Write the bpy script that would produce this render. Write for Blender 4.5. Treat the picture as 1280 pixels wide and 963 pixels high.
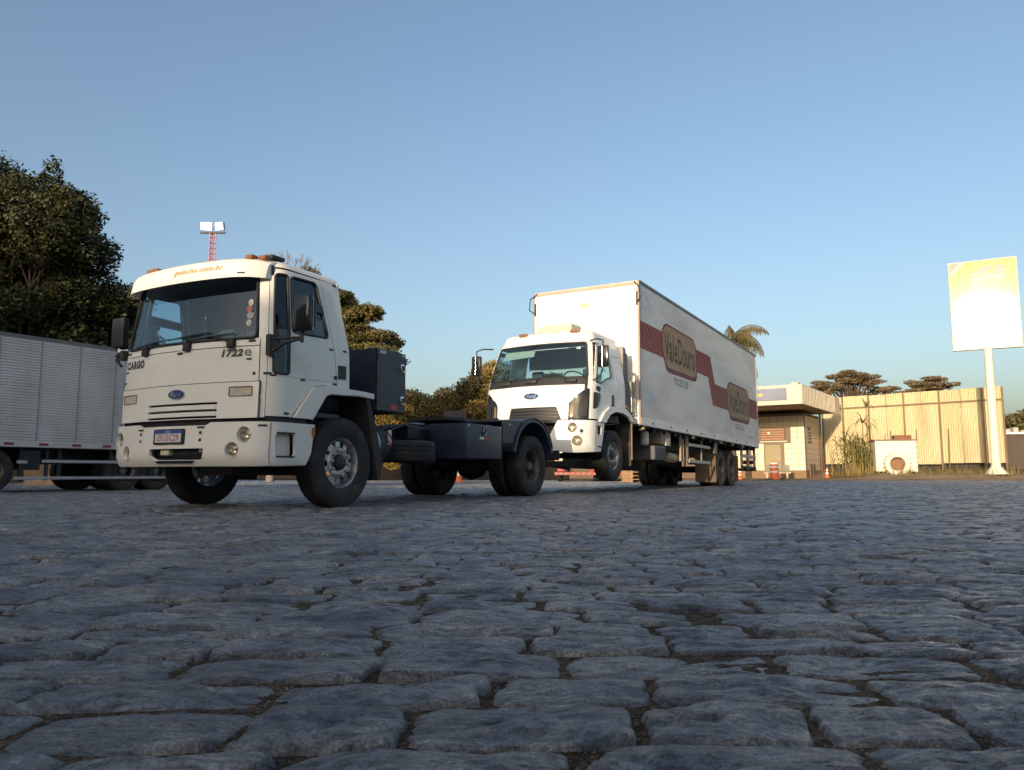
import bpy, bmesh, math, random
import numpy as np
from mathutils import Vector, Matrix, geometry
for o in list(bpy.data.objects): bpy.data.objects.remove(o)
SC = bpy.context.scene
COL = SC.collection
R = math.radians
rnd = random.Random(7)
rng = np.random.default_rng(11)

# ------------------------------------------------------------------ camera, sky, sun, exposure
CAM_H = .388
cd = bpy.data.cameras.new('camera'); cam = bpy.data.objects.new('camera', cd); COL.objects.link(cam)
cam.location = (0, 0, CAM_H); cam.rotation_euler = (R(90 + 6.516), 0, 0)
cd.sensor_fit = 'HORIZONTAL'; cd.sensor_width = 36; cd.lens = 962.8 / 1280 * 36
cd.clip_start = .05; cd.clip_end = 3000
SC.camera = cam
SUN_EL = R(11); SUN_TO = R(26)          # light travels towards this heading (clockwise from +Y)
w = bpy.data.worlds.new('World'); SC.world = w; w.use_nodes = True
nt = w.node_tree; nt.nodes.clear()
sky = nt.nodes.new('ShaderNodeTexSky'); sky.sky_type = 'NISHITA'; sky.sun_disc = False
sky.sun_elevation = SUN_EL; sky.sun_rotation = SUN_TO + math.pi
sky.air_density = 1.0; sky.dust_density = 4.0; sky.ozone_density = 1.6; sky.altitude = 0
bg = nt.nodes.new('ShaderNodeBackground'); bg.inputs[1].default_value = .15
wo = nt.nodes.new('ShaderNodeOutputWorld')
nt.links.new(sky.outputs[0], bg.inputs[0]); nt.links.new(bg.outputs[0], wo.inputs[0])
sd = bpy.data.lights.new('sun', 'SUN'); sun = bpy.data.objects.new('sun', sd); COL.objects.link(sun)
sd.energy = 3.0; sd.angle = R(.5); sd.color = (1, .80, .55)
ldir = Vector((math.sin(SUN_TO) * math.cos(SUN_EL), math.cos(SUN_TO) * math.cos(SUN_EL), -math.sin(SUN_EL)))
sun.rotation_euler = ldir.to_track_quat('-Z', 'Y').to_euler()
SC.view_settings.view_transform = 'Standard'; SC.view_settings.look = 'None'
SC.view_settings.exposure = .74; SC.view_settings.gamma = 1; SC.view_settings.use_curve_mapping = False
SC.render.engine = 'CYCLES'
SC.render.resolution_x = 1024; SC.render.resolution_y = 770

# ------------------------------------------------------------------ materials
MATS = {}
def mat(name, col, rough=.5, metal=0, var=.12, vscale=6, bump=0, bscale=60, spec=.5, coat=0, dirt=None, dscale=3, dlo=.5, dhi=.7, vaniso=None):
    if name in MATS: return MATS[name]
    m = bpy.data.materials.new(name); m.use_nodes = True; n = m.node_tree; L = n.links
    p = n.nodes['Principled BSDF']
    p.inputs['Roughness'].default_value = rough; p.inputs['Metallic'].default_value = metal
    p.inputs['Specular IOR Level'].default_value = spec; p.inputs['Coat Weight'].default_value = coat
    tc = n.nodes.new('ShaderNodeTexCoord'); src = tc.outputs['Object']
    if vaniso:
        mp = n.nodes.new('ShaderNodeMapping'); mp.inputs['Scale'].default_value = vaniso; L.new(src, mp.inputs[0]); src = mp.outputs[0]
    def noise(scale, detail=5):
        t = n.nodes.new('ShaderNodeTexNoise'); t.inputs['Scale'].default_value = scale; t.inputs['Detail'].default_value = detail
        L.new(src, t.inputs['Vector']); return t.outputs['Fac']
    def mix(f, a, b):
        x = n.nodes.new('ShaderNodeMix'); x.data_type = 'RGBA'
        for k, v in ((0, f), (6, a), (7, b)):
            if hasattr(v, 'links'): L.new(v, x.inputs[k])
            else: x.inputs[k].default_value = v
        return x.outputs[2]
    c = tuple(col) + (1,)
    if var:
        lo = tuple(max(0, v * (1 - var * 1.6)) for v in col) + (1,); hi = tuple(min(1, v * (1 + var * 1.6)) for v in col) + (1,)
        out = mix(noise(vscale), lo, hi)
    else: out = None
    if dirt:
        r = n.nodes.new('ShaderNodeMapRange'); r.inputs[1].default_value = dlo; r.inputs[2].default_value = dhi
        L.new(noise(dscale, 8), r.inputs[0]); out = mix(r.outputs[0], out or c, tuple(dirt) + (1,))
    if out: L.new(out, p.inputs['Base Color'])
    else: p.inputs['Base Color'].default_value = c
    if bump:
        b = n.nodes.new('ShaderNodeBump'); b.inputs['Strength'].default_value = bump; b.inputs['Distance'].default_value = .01
        L.new(noise(bscale, 6), b.inputs['Height']); L.new(b.outputs[0], p.inputs['Normal'])
    MATS[name] = m; return m
def glassmat(name, tint, rough=.01, ior=1.5):
    m = bpy.data.materials.new(name); m.use_nodes = True; n = m.node_tree; n.nodes.clear(); L = n.links
    o = n.nodes.new('ShaderNodeOutputMaterial'); mx = n.nodes.new('ShaderNodeMixShader')
    t = n.nodes.new('ShaderNodeBsdfTransparent'); g = n.nodes.new('ShaderNodeBsdfGlossy'); f = n.nodes.new('ShaderNodeLayerWeight'); f.inputs[0].default_value = .5
    pw = n.nodes.new('ShaderNodeMath'); pw.operation = 'POWER'; pw.inputs[1].default_value = 4.5; ma = n.nodes.new('ShaderNodeMath'); ma.operation = 'MULTIPLY_ADD'; ma.inputs[1].default_value = .93; ma.inputs[2].default_value = .05
    t.inputs[0].default_value = tuple(tint) + (1,); g.inputs['Roughness'].default_value = rough
    L.new(f.outputs['Facing'], pw.inputs[0]); L.new(pw.outputs[0], ma.inputs[0]); L.new(ma.outputs[0], mx.inputs[0]); L.new(t.outputs[0], mx.inputs[1]); L.new(g.outputs[0], mx.inputs[2]); L.new(mx.outputs[0], o.inputs[0])
    MATS[name] = m; return m
def emit(name, col, s):
    m = bpy.data.materials.new(name); m.use_nodes = True; p = m.node_tree.nodes['Principled BSDF']
    p.inputs['Base Color'].default_value = tuple(col) + (1,); p.inputs['Emission Color'].default_value = tuple(col) + (1,); p.inputs['Emission Strength'].default_value = s
    MATS[name] = m; return m
WHITE = mat('white_paint', (.79, .76, .69), .35, var=.03, vscale=3, coat=.35, dirt=(.52, .47, .40), dscale=2.2, dlo=.60, dhi=.95)
WHITE2 = mat('white_paint_second', (.78, .77, .74), .33, var=.03, vscale=3, coat=.35, dirt=(.6, .54, .46), dscale=2.6, dlo=.58, dhi=.9)
BLACKP = mat('black_plastic', (.018, .018, .02), .55, var=.2, bump=.15, bscale=300)
BLACKG = mat('black_gloss', (.012, .012, .013), .12, var=.1)
RUBBER = mat('rubber', (.022, .021, .021), .78, var=.25, vscale=9, bump=.25, bscale=90, dirt=(.07, .06, .05), dscale=5, dlo=.5, dhi=.85)
RUBBERD = mat('rubber_dusty', (.035, .032, .03), .85, var=.25, vscale=9, bump=.25, bscale=90, dirt=(.14, .10, .065), dscale=6, dlo=.42, dhi=.75)
STEEL = mat('wheel_steel', (.52, .51, .49), .36, .65, var=.2, vscale=12, dirt=(.10, .085, .07), dscale=9, dlo=.48, dhi=.75, bump=.1)
STEELD = mat('wheel_steel_dull', (.20, .19, .17), .55, .5, var=.2, vscale=12, dirt=(.09, .07, .05), dscale=9, dlo=.42, dhi=.7, bump=.1)
CHASSIS = mat('chassis_black', (.020, .021, .024), .6, var=.3, vscale=8, bump=.2, bscale=60, dirt=(.055, .045, .035), dscale=5, dlo=.5, dhi=.8)
NAVY = mat('navy_paint', (.020, .030, .055), .42, var=.12, vscale=4, dirt=(.05, .055, .07), dscale=4, dlo=.55, dhi=.85, bump=.05)
DARKTB = mat('tool_box_black', (.012, .015, .024), .5, var=.15, vscale=4, dirt=(.03, .032, .04), dscale=4, dlo=.5, dhi=.85)
ALU = mat('aluminium', (.42, .42, .42), .42, .35, var=.08, vscale=5, dirt=(.30, .28, .25), dscale=2, dlo=.5, dhi=.85)
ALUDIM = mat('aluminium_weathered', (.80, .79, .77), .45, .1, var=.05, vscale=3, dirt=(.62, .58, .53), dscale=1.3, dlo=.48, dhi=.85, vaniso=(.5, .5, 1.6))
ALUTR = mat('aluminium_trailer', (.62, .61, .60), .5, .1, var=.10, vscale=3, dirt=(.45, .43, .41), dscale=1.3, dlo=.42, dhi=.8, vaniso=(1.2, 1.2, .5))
RED = mat('red_reflector', (.45, .03, .025), .3, var=.1)
REDB = mat('red_band', (.33, .025, .025), .7, spec=.2, var=.12, vscale=2, dirt=(.30, .08, .07), dscale=3, dlo=.5, dhi=.85)
TANB = mat('tan_print', (.50, .33, .18), .75, spec=.2, var=.1, vscale=2, dirt=(.50, .40, .28), dscale=3, dlo=.55, dhi=.85)
BROWNL = mat('brown_lettering', (.04, .02, .016), .8, spec=.1, var=.15)
DARKL = mat('dark_lettering', (.05, .055, .06), .4, var=.1)
GREYL = mat('grey_lettering', (.06, .075, .07), .35, var=.1)
ORANGEL = mat('visor_lettering', (.42, .28, .10), .4, var=.08)
AMBER = mat('amber_lens', (.40, .15, .04), .15, var=.1)
BRONZE = mat('brown_lens', (.24, .10, .045), .15, var=.1)
LAMPG = mat('lamp_glass', (.55, .50, .40), .08, .25, var=.2, vscale=40)
REFLECT = mat('lamp_reflector', (.62, .60, .56), .18, .7, var=.15, vscale=20)
BLUE = mat('emblem_blue', (.025, .055, .17), .25, var=.08)
CHROME = mat('chrome', (.7, .7, .7), .15, 1, var=.05)
PLATEW = mat('plate_white', (.62, .62, .64), .4, var=.04)
PLATEB = mat('plate_blue', (.03, .07, .28), .4, var=.05)
PLATER = mat('plate_red', (.42, .10, .08), .4, var=.05)
GLASS = glassmat('windshield_glass', (.74, .87, .92))
GLASSD = glassmat('tinted_glass', (.74, .81, .84))
INTER = mat('cab_interior', (.07, .075, .08), .8, var=.2)
SEATM = mat('seat_fabric', (.10, .105, .11), .9, var=.2)
CREAM = mat('cream_panel', (.62, .56, .42), .6, var=.05)
WOODB = mat('weathered_wood', (.20, .14, .09), .8, var=.25, vscale=5, bump=.3, bscale=30, vaniso=(1, 1, .15))
RUST = mat('rust_steel', (.20, .09, .05), .8, var=.3, vscale=5, bump=.3, bscale=40)

# ------------------------------------------------------------------ mesh helpers
class MB:
    def __init__(s): s.v = []; s.f = []
    def add(s, v, f):
        o = len(s.v); s.v.extend([tuple(map(float, p)) for p in v]); s.f.extend([tuple(o + i for i in q) for q in f]); return s
    def box(s, x0, x1, y0, y1, z0, z1, b=0):
        if b <= 0:
            v = [(x, y, z) for x in (x0, x1) for y in (y0, y1) for z in (z0, z1)]
            f = [(0, 1, 3, 2), (4, 6, 7, 5), (0, 4, 5, 1), (2, 3, 7, 6), (0, 2, 6, 4), (1, 5, 7, 3)]
            return s.add(v, f)
        bm = bmesh.new(); bmesh.ops.create_cube(bm, size=1)
        for v in bm.verts: v.co = Vector(((x0 + x1) / 2 + v.co.x * (x1 - x0), (y0 + y1) / 2 + v.co.y * (y1 - y0), (z0 + z1) / 2 + v.co.z * (z1 - z0)))
        bmesh.ops.bevel(bm, geom=bm.edges[:], offset=b, segments=2, affect='EDGES', profile=.6)
        bm.verts.index_update(); s.add([v.co for v in bm.verts], [[v.index for v in f.verts] for f in bm.faces]); bm.free(); return s
    def tube(s, pts, r, n=8, caps=True):
        P = [Vector(p) for p in pts]; rr = r if hasattr(r, '__len__') else [r] * len(P); vs = []; fs = []
        up = None
        for i, p in enumerate(P):
            t = (P[min(i + 1, len(P) - 1)] - P[max(i - 1, 0)])
            if t.length < 1e-9: t = Vector((0, 0, 1))
            t.normalize()
            if up is None: up = Vector((0, 0, 1)) if abs(t.z) < .9 else Vector((1, 0, 0))
            a = t.cross(up)
            if a.length < 1e-6: a = t.cross(Vector((1, .3, 0)))
            a.normalize(); b = a.cross(t).normalized(); up = b
            for k in range(n):
                an = 2 * math.pi * k / n; vs.append(p + (a * math.cos(an) + b * math.sin(an)) * rr[i])
        for i in range(len(P) - 1):
            for k in range(n): fs.append((i * n + k, i * n + (k + 1) % n, (i + 1) * n + (k + 1) % n, (i + 1) * n + k))
        if caps: fs.append(tuple(range(n))[::-1]); fs.append(tuple((len(P) - 1) * n + k for k in range(n)))
        return s.add(vs, fs)
    def lathe(s, prof, n=32, axis='y', c=(0, 0, 0), mod=None, skip=None, closed=False):
        vs = []; fs = []; m = len(prof)
        for k in range(n):
            an = 2 * math.pi * k / n
            for j, (h, r) in enumerate(prof):
                if mod: r = mod(k, j, r)
                a, b = r * math.cos(an), r * math.sin(an)
                vs.append({'y': (c[0] + a, c[1] + h, c[2] + b), 'z': (c[0] + a, c[1] + b, c[2] + h), 'x': (c[0] + h, c[1] + a, c[2] + b)}[axis])
        flip = axis == 'y'
        for k in range(n):
            for j in range(m if closed else m - 1):
                if skip and skip(k, j): continue
                j2 = (j + 1) % m; q = (k * m + j, ((k + 1) % n) * m + j, ((k + 1) % n) * m + j2, k * m + j2)
                fs.append(q if flip else q[::-1])
        return s.add(vs, fs)
    def prism(s, poly, h0, h1, axis='z'):
        n = len(poly)
        def P(a, b, h): return {'z': (a, b, h), 'y': (a, h, b), 'x': (h, a, b)}[axis]
        v = [P(a, b, h0) for a, b in poly] + [P(a, b, h1) for a, b in poly]
        f = [tuple(range(n))[::-1], tuple(range(n, 2 * n))] + [(i, (i + 1) % n, n + (i + 1) % n, n + i) for i in range(n)]
        return s.add(v, f)
def mesh(name, mb, m, smooth=None):
    me = bpy.data.meshes.new(name); me.from_pydata(mb.v, [], mb.f); me.validate()
    bm = bmesh.new(); bm.from_mesh(me); bmesh.ops.recalc_face_normals(bm, faces=bm.faces[:]); bm.to_mesh(me); bm.free()
    if smooth is not None:
        me.polygons.foreach_set('use_smooth', [True] * len(me.polygons)); me.set_sharp_from_angle(angle=R(smooth))
    me.materials.append(m); return me
def obj(name, mb, m, parent=None, smooth=None, loc=None, rot=None):
    me = mb if isinstance(mb, bpy.types.Mesh) else mesh(name, mb, m, smooth)
    o = bpy.data.objects.new(name, me); COL.objects.link(o)
    if parent: o.parent = parent
    if loc: o.location = loc
    if rot: o.rotation_euler = rot
    return o
def tag(o, label=None, cat=None, group=None, kind=None):
    if label: o['label'] = label
    if cat: o['category'] = cat
    if group: o['group'] = group
    if kind: o['kind'] = kind
    return o
def empty(name, label, cat, loc=(0, 0, 0), rot=(0, 0, 0), group=None):
    o = bpy.data.objects.new(name, None); COL.objects.link(o); o.location = loc; o.rotation_euler = rot; o.empty_display_size = .2
    return tag(o, label, cat, group)
def copy_tree(o, parent=None):
    c = o.copy(); COL.objects.link(c); c.parent = parent
    for ch in o.children: copy_tree(ch, c)
    return c
def rpoly(pts, r, n=5):
    out = []; k = len(pts); rs = r if hasattr(r, '__len__') else [r] * k
    for i in range(k):
        p = Vector(pts[i]); a = Vector(pts[i - 1]) - p; b = Vector(pts[(i + 1) % k]) - p
        ri = rs[i]
        if ri <= 0: out.append((p.x, p.y)); continue
        d = min(ri, a.length * .49, b.length * .49); p0 = p + a.normalized() * d; p1 = p + b.normalized() * d
        for j in range(n + 1):
            t = j / n; q = p0 * (1 - t) ** 2 + p * 2 * t * (1 - t) + p1 * t * t; out.append((q.x, q.y))
    return out
def circle(c, r, n=24, ry=None): return [(c[0] + r * math.cos(2 * math.pi * k / n), c[1] + (ry or r) * math.sin(2 * math.pi * k / n)) for k in range(n)]
def mir(p): return [(-a, b) for a, b in p][::-1]
def inside(P, poly):
    x, y = P[:, 0], P[:, 1]; c = np.zeros(len(P), bool); n = len(poly); j = n - 1
    for i in range(n):
        xi, yi = poly[i]; xj, yj = poly[j]
        if yi != yj: c ^= ((yi > y) != (yj > y)) & (x < (xj - xi) * (y - yi) / (yj - yi) + xi)
        j = i
    return c
def subdiv(poly, res):
    out = []
    for i in range(len(poly)):
        a = np.array(poly[i]); b = np.array(poly[(i + 1) % len(poly)]); k = max(1, int(np.ceil(np.linalg.norm(b - a) / res)))
        out += [tuple(a + (b - a) * j / k) for j in range(k)]
    return out
def nrm(fn, s, z, e=1e-3):
    p = Vector(fn(s, z)); return (Vector(fn(s + e, z)) - p).cross(Vector(fn(s, z + e)) - p).normalized()
def panel(poly, fn, holes=(), t=.018, res=.12, off=0, mb=None):
    """sheet with holes, drawn in (s,z), bent onto the surface fn, with real thickness t inwards"""
    loops = [subdiv(poly, res)] + [subdiv(h, res) for h in holes]
    V = []; E = []
    for l in loops:
        o = len(V); V += l; E += [(o + i, o + (i + 1) % len(l)) for i in range(len(l))]
    B = np.array(V); lo = B.min(0); hi = B.max(0)
    gx = np.arange(lo[0] + res / 2, hi[0], res); gy = np.arange(lo[1] + res / 2, hi[1], res)
    if len(gx) and len(gy):
        G = np.array([(a, b) for a in gx for b in gy]); ok = inside(G, loops[0])
        for h in loops[1:]: ok &= ~inside(G, h)
        G = G[ok]
        if len(G):
            d = np.min(np.linalg.norm(G[:, None] - B[None], axis=2), axis=1); G = G[d > res * .35]; V = V + [tuple(g) for g in G]
    vo, eo, fo, *_ = geometry.delaunay_2d_cdt([Vector(v) for v in V], E, [], 0, 1e-6)
    F = np.array([tuple(f) for f in fo if len(f) == 3]); P2 = np.array([tuple(v) for v in vo]); C = P2[F].mean(1)
    ok = inside(C, loops[0])
    for h in loops[1:]: ok &= ~inside(C, h)
    F = F[ok]; used = np.unique(F); idx = -np.ones(len(P2), int); idx[used] = np.arange(len(used)); F = idx[F]; P2 = P2[used]
    a, b, c = P2[F[:, 0]], P2[F[:, 1]], P2[F[:, 2]]
    area = (b[:, 0] - a[:, 0]) * (c[:, 1] - a[:, 1]) - (b[:, 1] - a[:, 1]) * (c[:, 0] - a[:, 0]); F[area < 0] = F[area < 0][:, ::-1]
    top = []; bot = []
    for s, z in P2:
        p = Vector(fn(s, z)); n_ = nrm(fn, s, z); top.append(p + n_ * off); bot.append(p + n_ * (off - t))
    n = len(P2); fs = [tuple(f) for f in F]
    if t > 0:
        ed = {}
        for f in F:
            for i in range(3): ed[(f[i], f[(i + 1) % 3])] = 1
        fs += [tuple(int(i) + n for i in f[::-1]) for f in F] + [(u, u + n, v + n, v) for (u, v) in [(a_, b_) for (a_, b_) in ed if (b_, a_) not in ed]]
        vs = top + bot
    else: vs = top
    mb = mb or MB(); mb.add(vs, [tuple(int(i) for i in f) for f in fs]); return mb
def lineon(pts, fn, r, off=0, n=6, closed=True, res=.1, mb=None):
    P = subdiv(pts, res) if closed else subdiv(pts + pts[::-1][1:-1], res)[:]
    if not closed:
        P = []
        for i in range(len(pts) - 1):
            a = np.array(pts[i]); b = np.array(pts[i + 1]); k = max(1, int(np.ceil(np.linalg.norm(b - a) / res))); P += [tuple(a + (b - a) * j / k) for j in range(k)]
        P.append(pts[-1])
    Q = [Vector(fn(*p)) + nrm(fn, *p) * off for p in P]
    if closed: Q += [Q[0], ]
    mb = mb or MB(); return mb.tube(Q, r, n, caps=not closed)
_tc = {}
def text2d(body, bold=0, shear=0, spacing=1):
    key = (body, bold, shear, spacing)
    if key in _tc: return _tc[key]
    cu = bpy.data.curves.new('t', 'FONT'); cu.body = body; cu.offset = bold; cu.shear = shear; cu.space_character = spacing; cu.resolution_u = 3
    o = bpy.data.objects.new('t', cu); COL.objects.link(o); bpy.context.view_layer.update()
    me = bpy.data.meshes.new_from_object(o.evaluated_get(bpy.context.evaluated_depsgraph_get()))
    V = np.array([v.co[:] for v in me.vertices]); F = [tuple(p.vertices) for p in me.polygons]
    bpy.data.objects.remove(o); bpy.data.meshes.remove(me)
    V = V[:, :2]; lo = V.min(0); hi = V.max(0); V = (V - lo) / (hi - lo)
    _tc[key] = (V, F); return V, F
def lettering(body, s0, s1, z0, z1, fn, off=.002, bold=0, shear=0, spacing=1, slope=0):
    V, F = text2d(body, bold, shear, spacing); mb = MB(); vs = []
    for a, b in V:
        s = s0 + a * (s1 - s0); z = z0 + b * (z1 - z0) + slope * a; vs.append(Vector(fn(s, z)) + nrm(fn, s, z) * off)
    return mb.add(vs, F)
def flatfn(o, u, v):
    o, u, v = Vector(o), Vector(u), Vector(v); return lambda s, z: o + u * s + v * z
def interp(z, tab): return float(np.interp(z, [a for a, b in tab], [b for a, b in tab]))
class Wrap:
    """plan outline (front, rounded corner, side) swept up with half-width and front-face profiles"""
    def __init__(s, xf, W, rc, bow, hw, fx, xb):
        s.xf, s.W, s.rc, s.bow, s.hw, s.fx, s.xb = xf, W, rc, bow, hw, fx, xb
        yF = W - rc; P = [(xf - bow * (y / yF) ** 2, y) for y in np.linspace(0, yF, 40)]
        P += [(xf - bow - rc + rc * math.cos(a), yF + rc * math.sin(a)) for a in np.linspace(0, math.pi / 2, 24)[1:]]
        s.xc = xf - bow - rc; P.append((s.xc - 4, W)); s.P = np.array(P)
        s.L = np.r_[0, np.cumsum(np.linalg.norm(np.diff(s.P, axis=0), axis=1))]; s.Sc = s.L[-2]
    def __call__(s, q, z):
        a = abs(q); x = float(np.interp(a, s.L, s.P[:, 0])); y = float(np.interp(a, s.L, s.P[:, 1])); g = 1 if q >= 0 else -1
        wt = min(1, max(0, (x - s.xb) / (s.xf - s.xb)))
        return (x + (interp(z, s.fx) - s.xf) * wt, g * y * interp(z, s.hw) / s.W, z)
    def sx(s, x): return s.Sc + s.xc - x
    def side(s, pts): return [(s.sx(x), z) for x, z in pts]

# ------------------------------------------------------------------ wheels
def tyre_mesh(name, m, Rr=.51, wd=.14, rimr=.288, lug=False):
    h = wd; pr = [(-h * .80, rimr - .005), (-h * .90, rimr + .02), (-h, rimr + .09), (-h * 1.02, rimr + .13), (-h * .97, Rr - .035), (-h * .88, Rr - .012)]
    g = [-.72, -.66, -.40, -.36, -.34, -.30, -.05, -.03, .03, .05, .30, .34, .36, .40, .66, .72]
    pr += [(-h * .80, Rr - .004)]
    for c in (-.42, 0, .42):
        pr += [(h * (c - .07), Rr), (h * (c - .06), Rr - .012), (h * (c + .06), Rr - .012), (h * (c + .07), Rr)]
    pr += [(-a, b) for a, b in pr[:7][::-1]]
    tr = set(range(4, len(pr) - 4))
    def mod(k, j, r): return r - .011 if lug and j in tr and r > Rr - .02 and k % 3 == 0 else (r - .006 if (not lug) and j in (5, 6, len(pr) - 6, len(pr) - 7) and k % 2 == 0 else r)
    mb = MB().lathe(pr, 90, 'y', mod=mod)
    return mesh(name, mb, m, 38)
def rim_mesh(name, m, dish, holes=10, rr=.29):
    """dish: offset of the disc along +Y (outer side)"""
    mb = MB(); n = holes * 4
    mb.lathe([(-.115, rr + .008), (-.105, rr - .012), (-.06, rr - .03), (.06, rr - .03), (.105, rr - .010), (.118, rr + .008), (.112, rr + .012), (.10, rr - .004)], 48)
    d = dish; prof = [(d - .03, rr - .028), (d - .015, rr - .055), (d, rr - .052), (d + .004, rr - .108), (d + .02, rr - .125), (d + .02, .10), (d + .01, .085)]
    hs = lambda k, j: (j == 2 and k % 4 in (0, 1))
    mb.lathe(prof, n, skip=hs)
    mb.lathe([(d - .03, rr - .065), (d - .03, rr - .105)], n, skip=lambda k, j: k % 4 in (0, 1))
    return mesh(name, mb, m, 35)
def hub_mesh(name, m, dish, deep):
    d = dish; pr = [(d - .05, .088), (d + .03, .088), (d + .05, .082), (d + deep, .075), (d + deep + .008, .06), (d + deep + .008, .001)]
    mb = MB().lathe(pr, 28); return mesh(name, mb, m, 35)
def nut_mesh(name, m, dish):
    mb = MB().lathe([(0, .021), (.012, .021), (.014, .015), (.038, .014), (.042, .009), (.042, .001)], 8); return mesh(name, mb, m, 30)
TY = {'front': tyre_mesh('tyre', RUBBER), 'rear': tyre_mesh('tyre_lugged', RUBBER, lug=True), 'dusty': tyre_mesh('tyre_dusty', RUBBERD, lug=True)}
RIMS = {('out', 0): (rim_mesh('rim_front', STEEL, .055), hub_mesh('hub_front', CHASSIS, .055, .055)),
        ('in', 0): (rim_mesh('rim_rear', STEELD, -.075), hub_mesh('hub_rear', STEELD, -.075, .15))}
NUT = nut_mesh('lug_nut', STEEL, 0); NUTD = nut_mesh('lug_nut_dull', STEELD, 0)
def wheel(parent, x, y, z, out, kind='out', ty='front', nuts=True, hub=True, scale=1.0, spin=0):
    side = 1 if out > 0 else -1
    rot = (0, spin, 0) if side > 0 else (0, spin, math.pi)
    rim, hb = RIMS[(kind, 0)]
    o = obj('wheel', rim, None, parent, loc=(x, y, z), rot=rot); o.scale = (scale,) * 3
    obj('tyre', TY[ty], None, o)
    if hub: obj('hub', hb, None, o)
    if nuts:
        d = .075 if kind == 'out' else -.055
        for k in range(10):
            a = 2 * math.pi * (k + .5) / 10; obj('lug_nut', NUT if kind == 'out' else NUTD, None, o, loc=(.142 * math.cos(a), d, .142 * math.sin(a)))
    return o

# ------------------------------------------------------------------ ground and pavement
def ground_mat():
    m = bpy.data.materials.new('sandy_ground'); m.use_nodes = True; n = m.node_tree; L = n.links; p = n.nodes['Principled BSDF']
    tc = n.nodes.new('ShaderNodeTexCoord')
    def noise(sc, d=8):
        t = n.nodes.new('ShaderNodeTexNoise'); t.inputs['Scale'].default_value = sc; t.inputs['Detail'].default_value = d; L.new(tc.outputs['Object'], t.inputs[0]); return t.outputs['Fac']
    r = n.nodes.new('ShaderNodeValToRGB'); r.color_ramp.elements[0].position = .3; r.color_ramp.elements[0].color = (.035, .026, .019, 1); r.color_ramp.elements[1].position = .74; r.color_ramp.elements[1].color = (.17, .125, .088, 1)
    L.new(noise(38), r.inputs[0])
    r2 = n.nodes.new('ShaderNodeMix'); r2.data_type = 'RGBA'; r2.blend_type = 'MULTIPLY'; r2.inputs[0].default_value = .6; L.new(r.outputs[0], r2.inputs[6])
    rr = n.nodes.new('ShaderNodeValToRGB'); rr.color_ramp.elements[0].position = .35; rr.color_ramp.elements[0].color = (.6, .5, .42, 1); rr.color_ramp.elements[1].position = .65; L.new(noise(3), rr.inputs[0]); L.new(rr.outputs[0], r2.inputs[7])
    L.new(r2.outputs[2], p.inputs['Base Color']); p.inputs['Roughness'].default_value = .95; p.inputs['Specular IOR Level'].default_value = .2
    b = n.nodes.new('ShaderNodeBump'); b.inputs['Strength'].default_value = .9; b.inputs['Distance'].default_value = .012; vo = n.nodes.new('ShaderNodeTexVoronoi'); vo.inputs['Scale'].default_value = 150; L.new(tc.outputs['Object'], vo.inputs[0]); ad = n.nodes.new('ShaderNodeMath'); ad.operation = 'SUBTRACT'; L.new(noise(90), ad.inputs[0]); L.new(vo.outputs['Distance'], ad.inputs[1]); L.new(ad.outputs[0], b.inputs['Height']); mv = n.nodes.new('ShaderNodeMix'); mv.data_type = 'RGBA'; mv.blend_type = 'MULTIPLY'; mv.inputs[0].default_value = .75; L.new(r2.outputs[2], mv.inputs[6]); hv = n.nodes.new('ShaderNodeValToRGB'); hv.color_ramp.elements[0].color = (.35, .33, .32, 1); hv.color_ramp.elements[1].color = (1.7, 1.6, 1.5, 1); sp_ = n.nodes.new('ShaderNodeSeparateColor'); L.new(vo.outputs['Color'], sp_.inputs[0]); L.new(sp_.outputs[0], hv.inputs[0]); L.new(hv.outputs[0], mv.inputs[7]); L.new(mv.outputs[2], p.inputs['Base Color']); L.new(b.outputs[0], p.inputs['Normal'])
    return m
GROUNDM = ground_mat()
DIRT = mat('dry_dirt', (.26, .185, .12), .95, var=.25, vscale=2.5, bump=.8, bscale=25, spec=.15, dirt=(.14, .10, .06), dscale=1.5, dlo=.5, dhi=.75)
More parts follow.
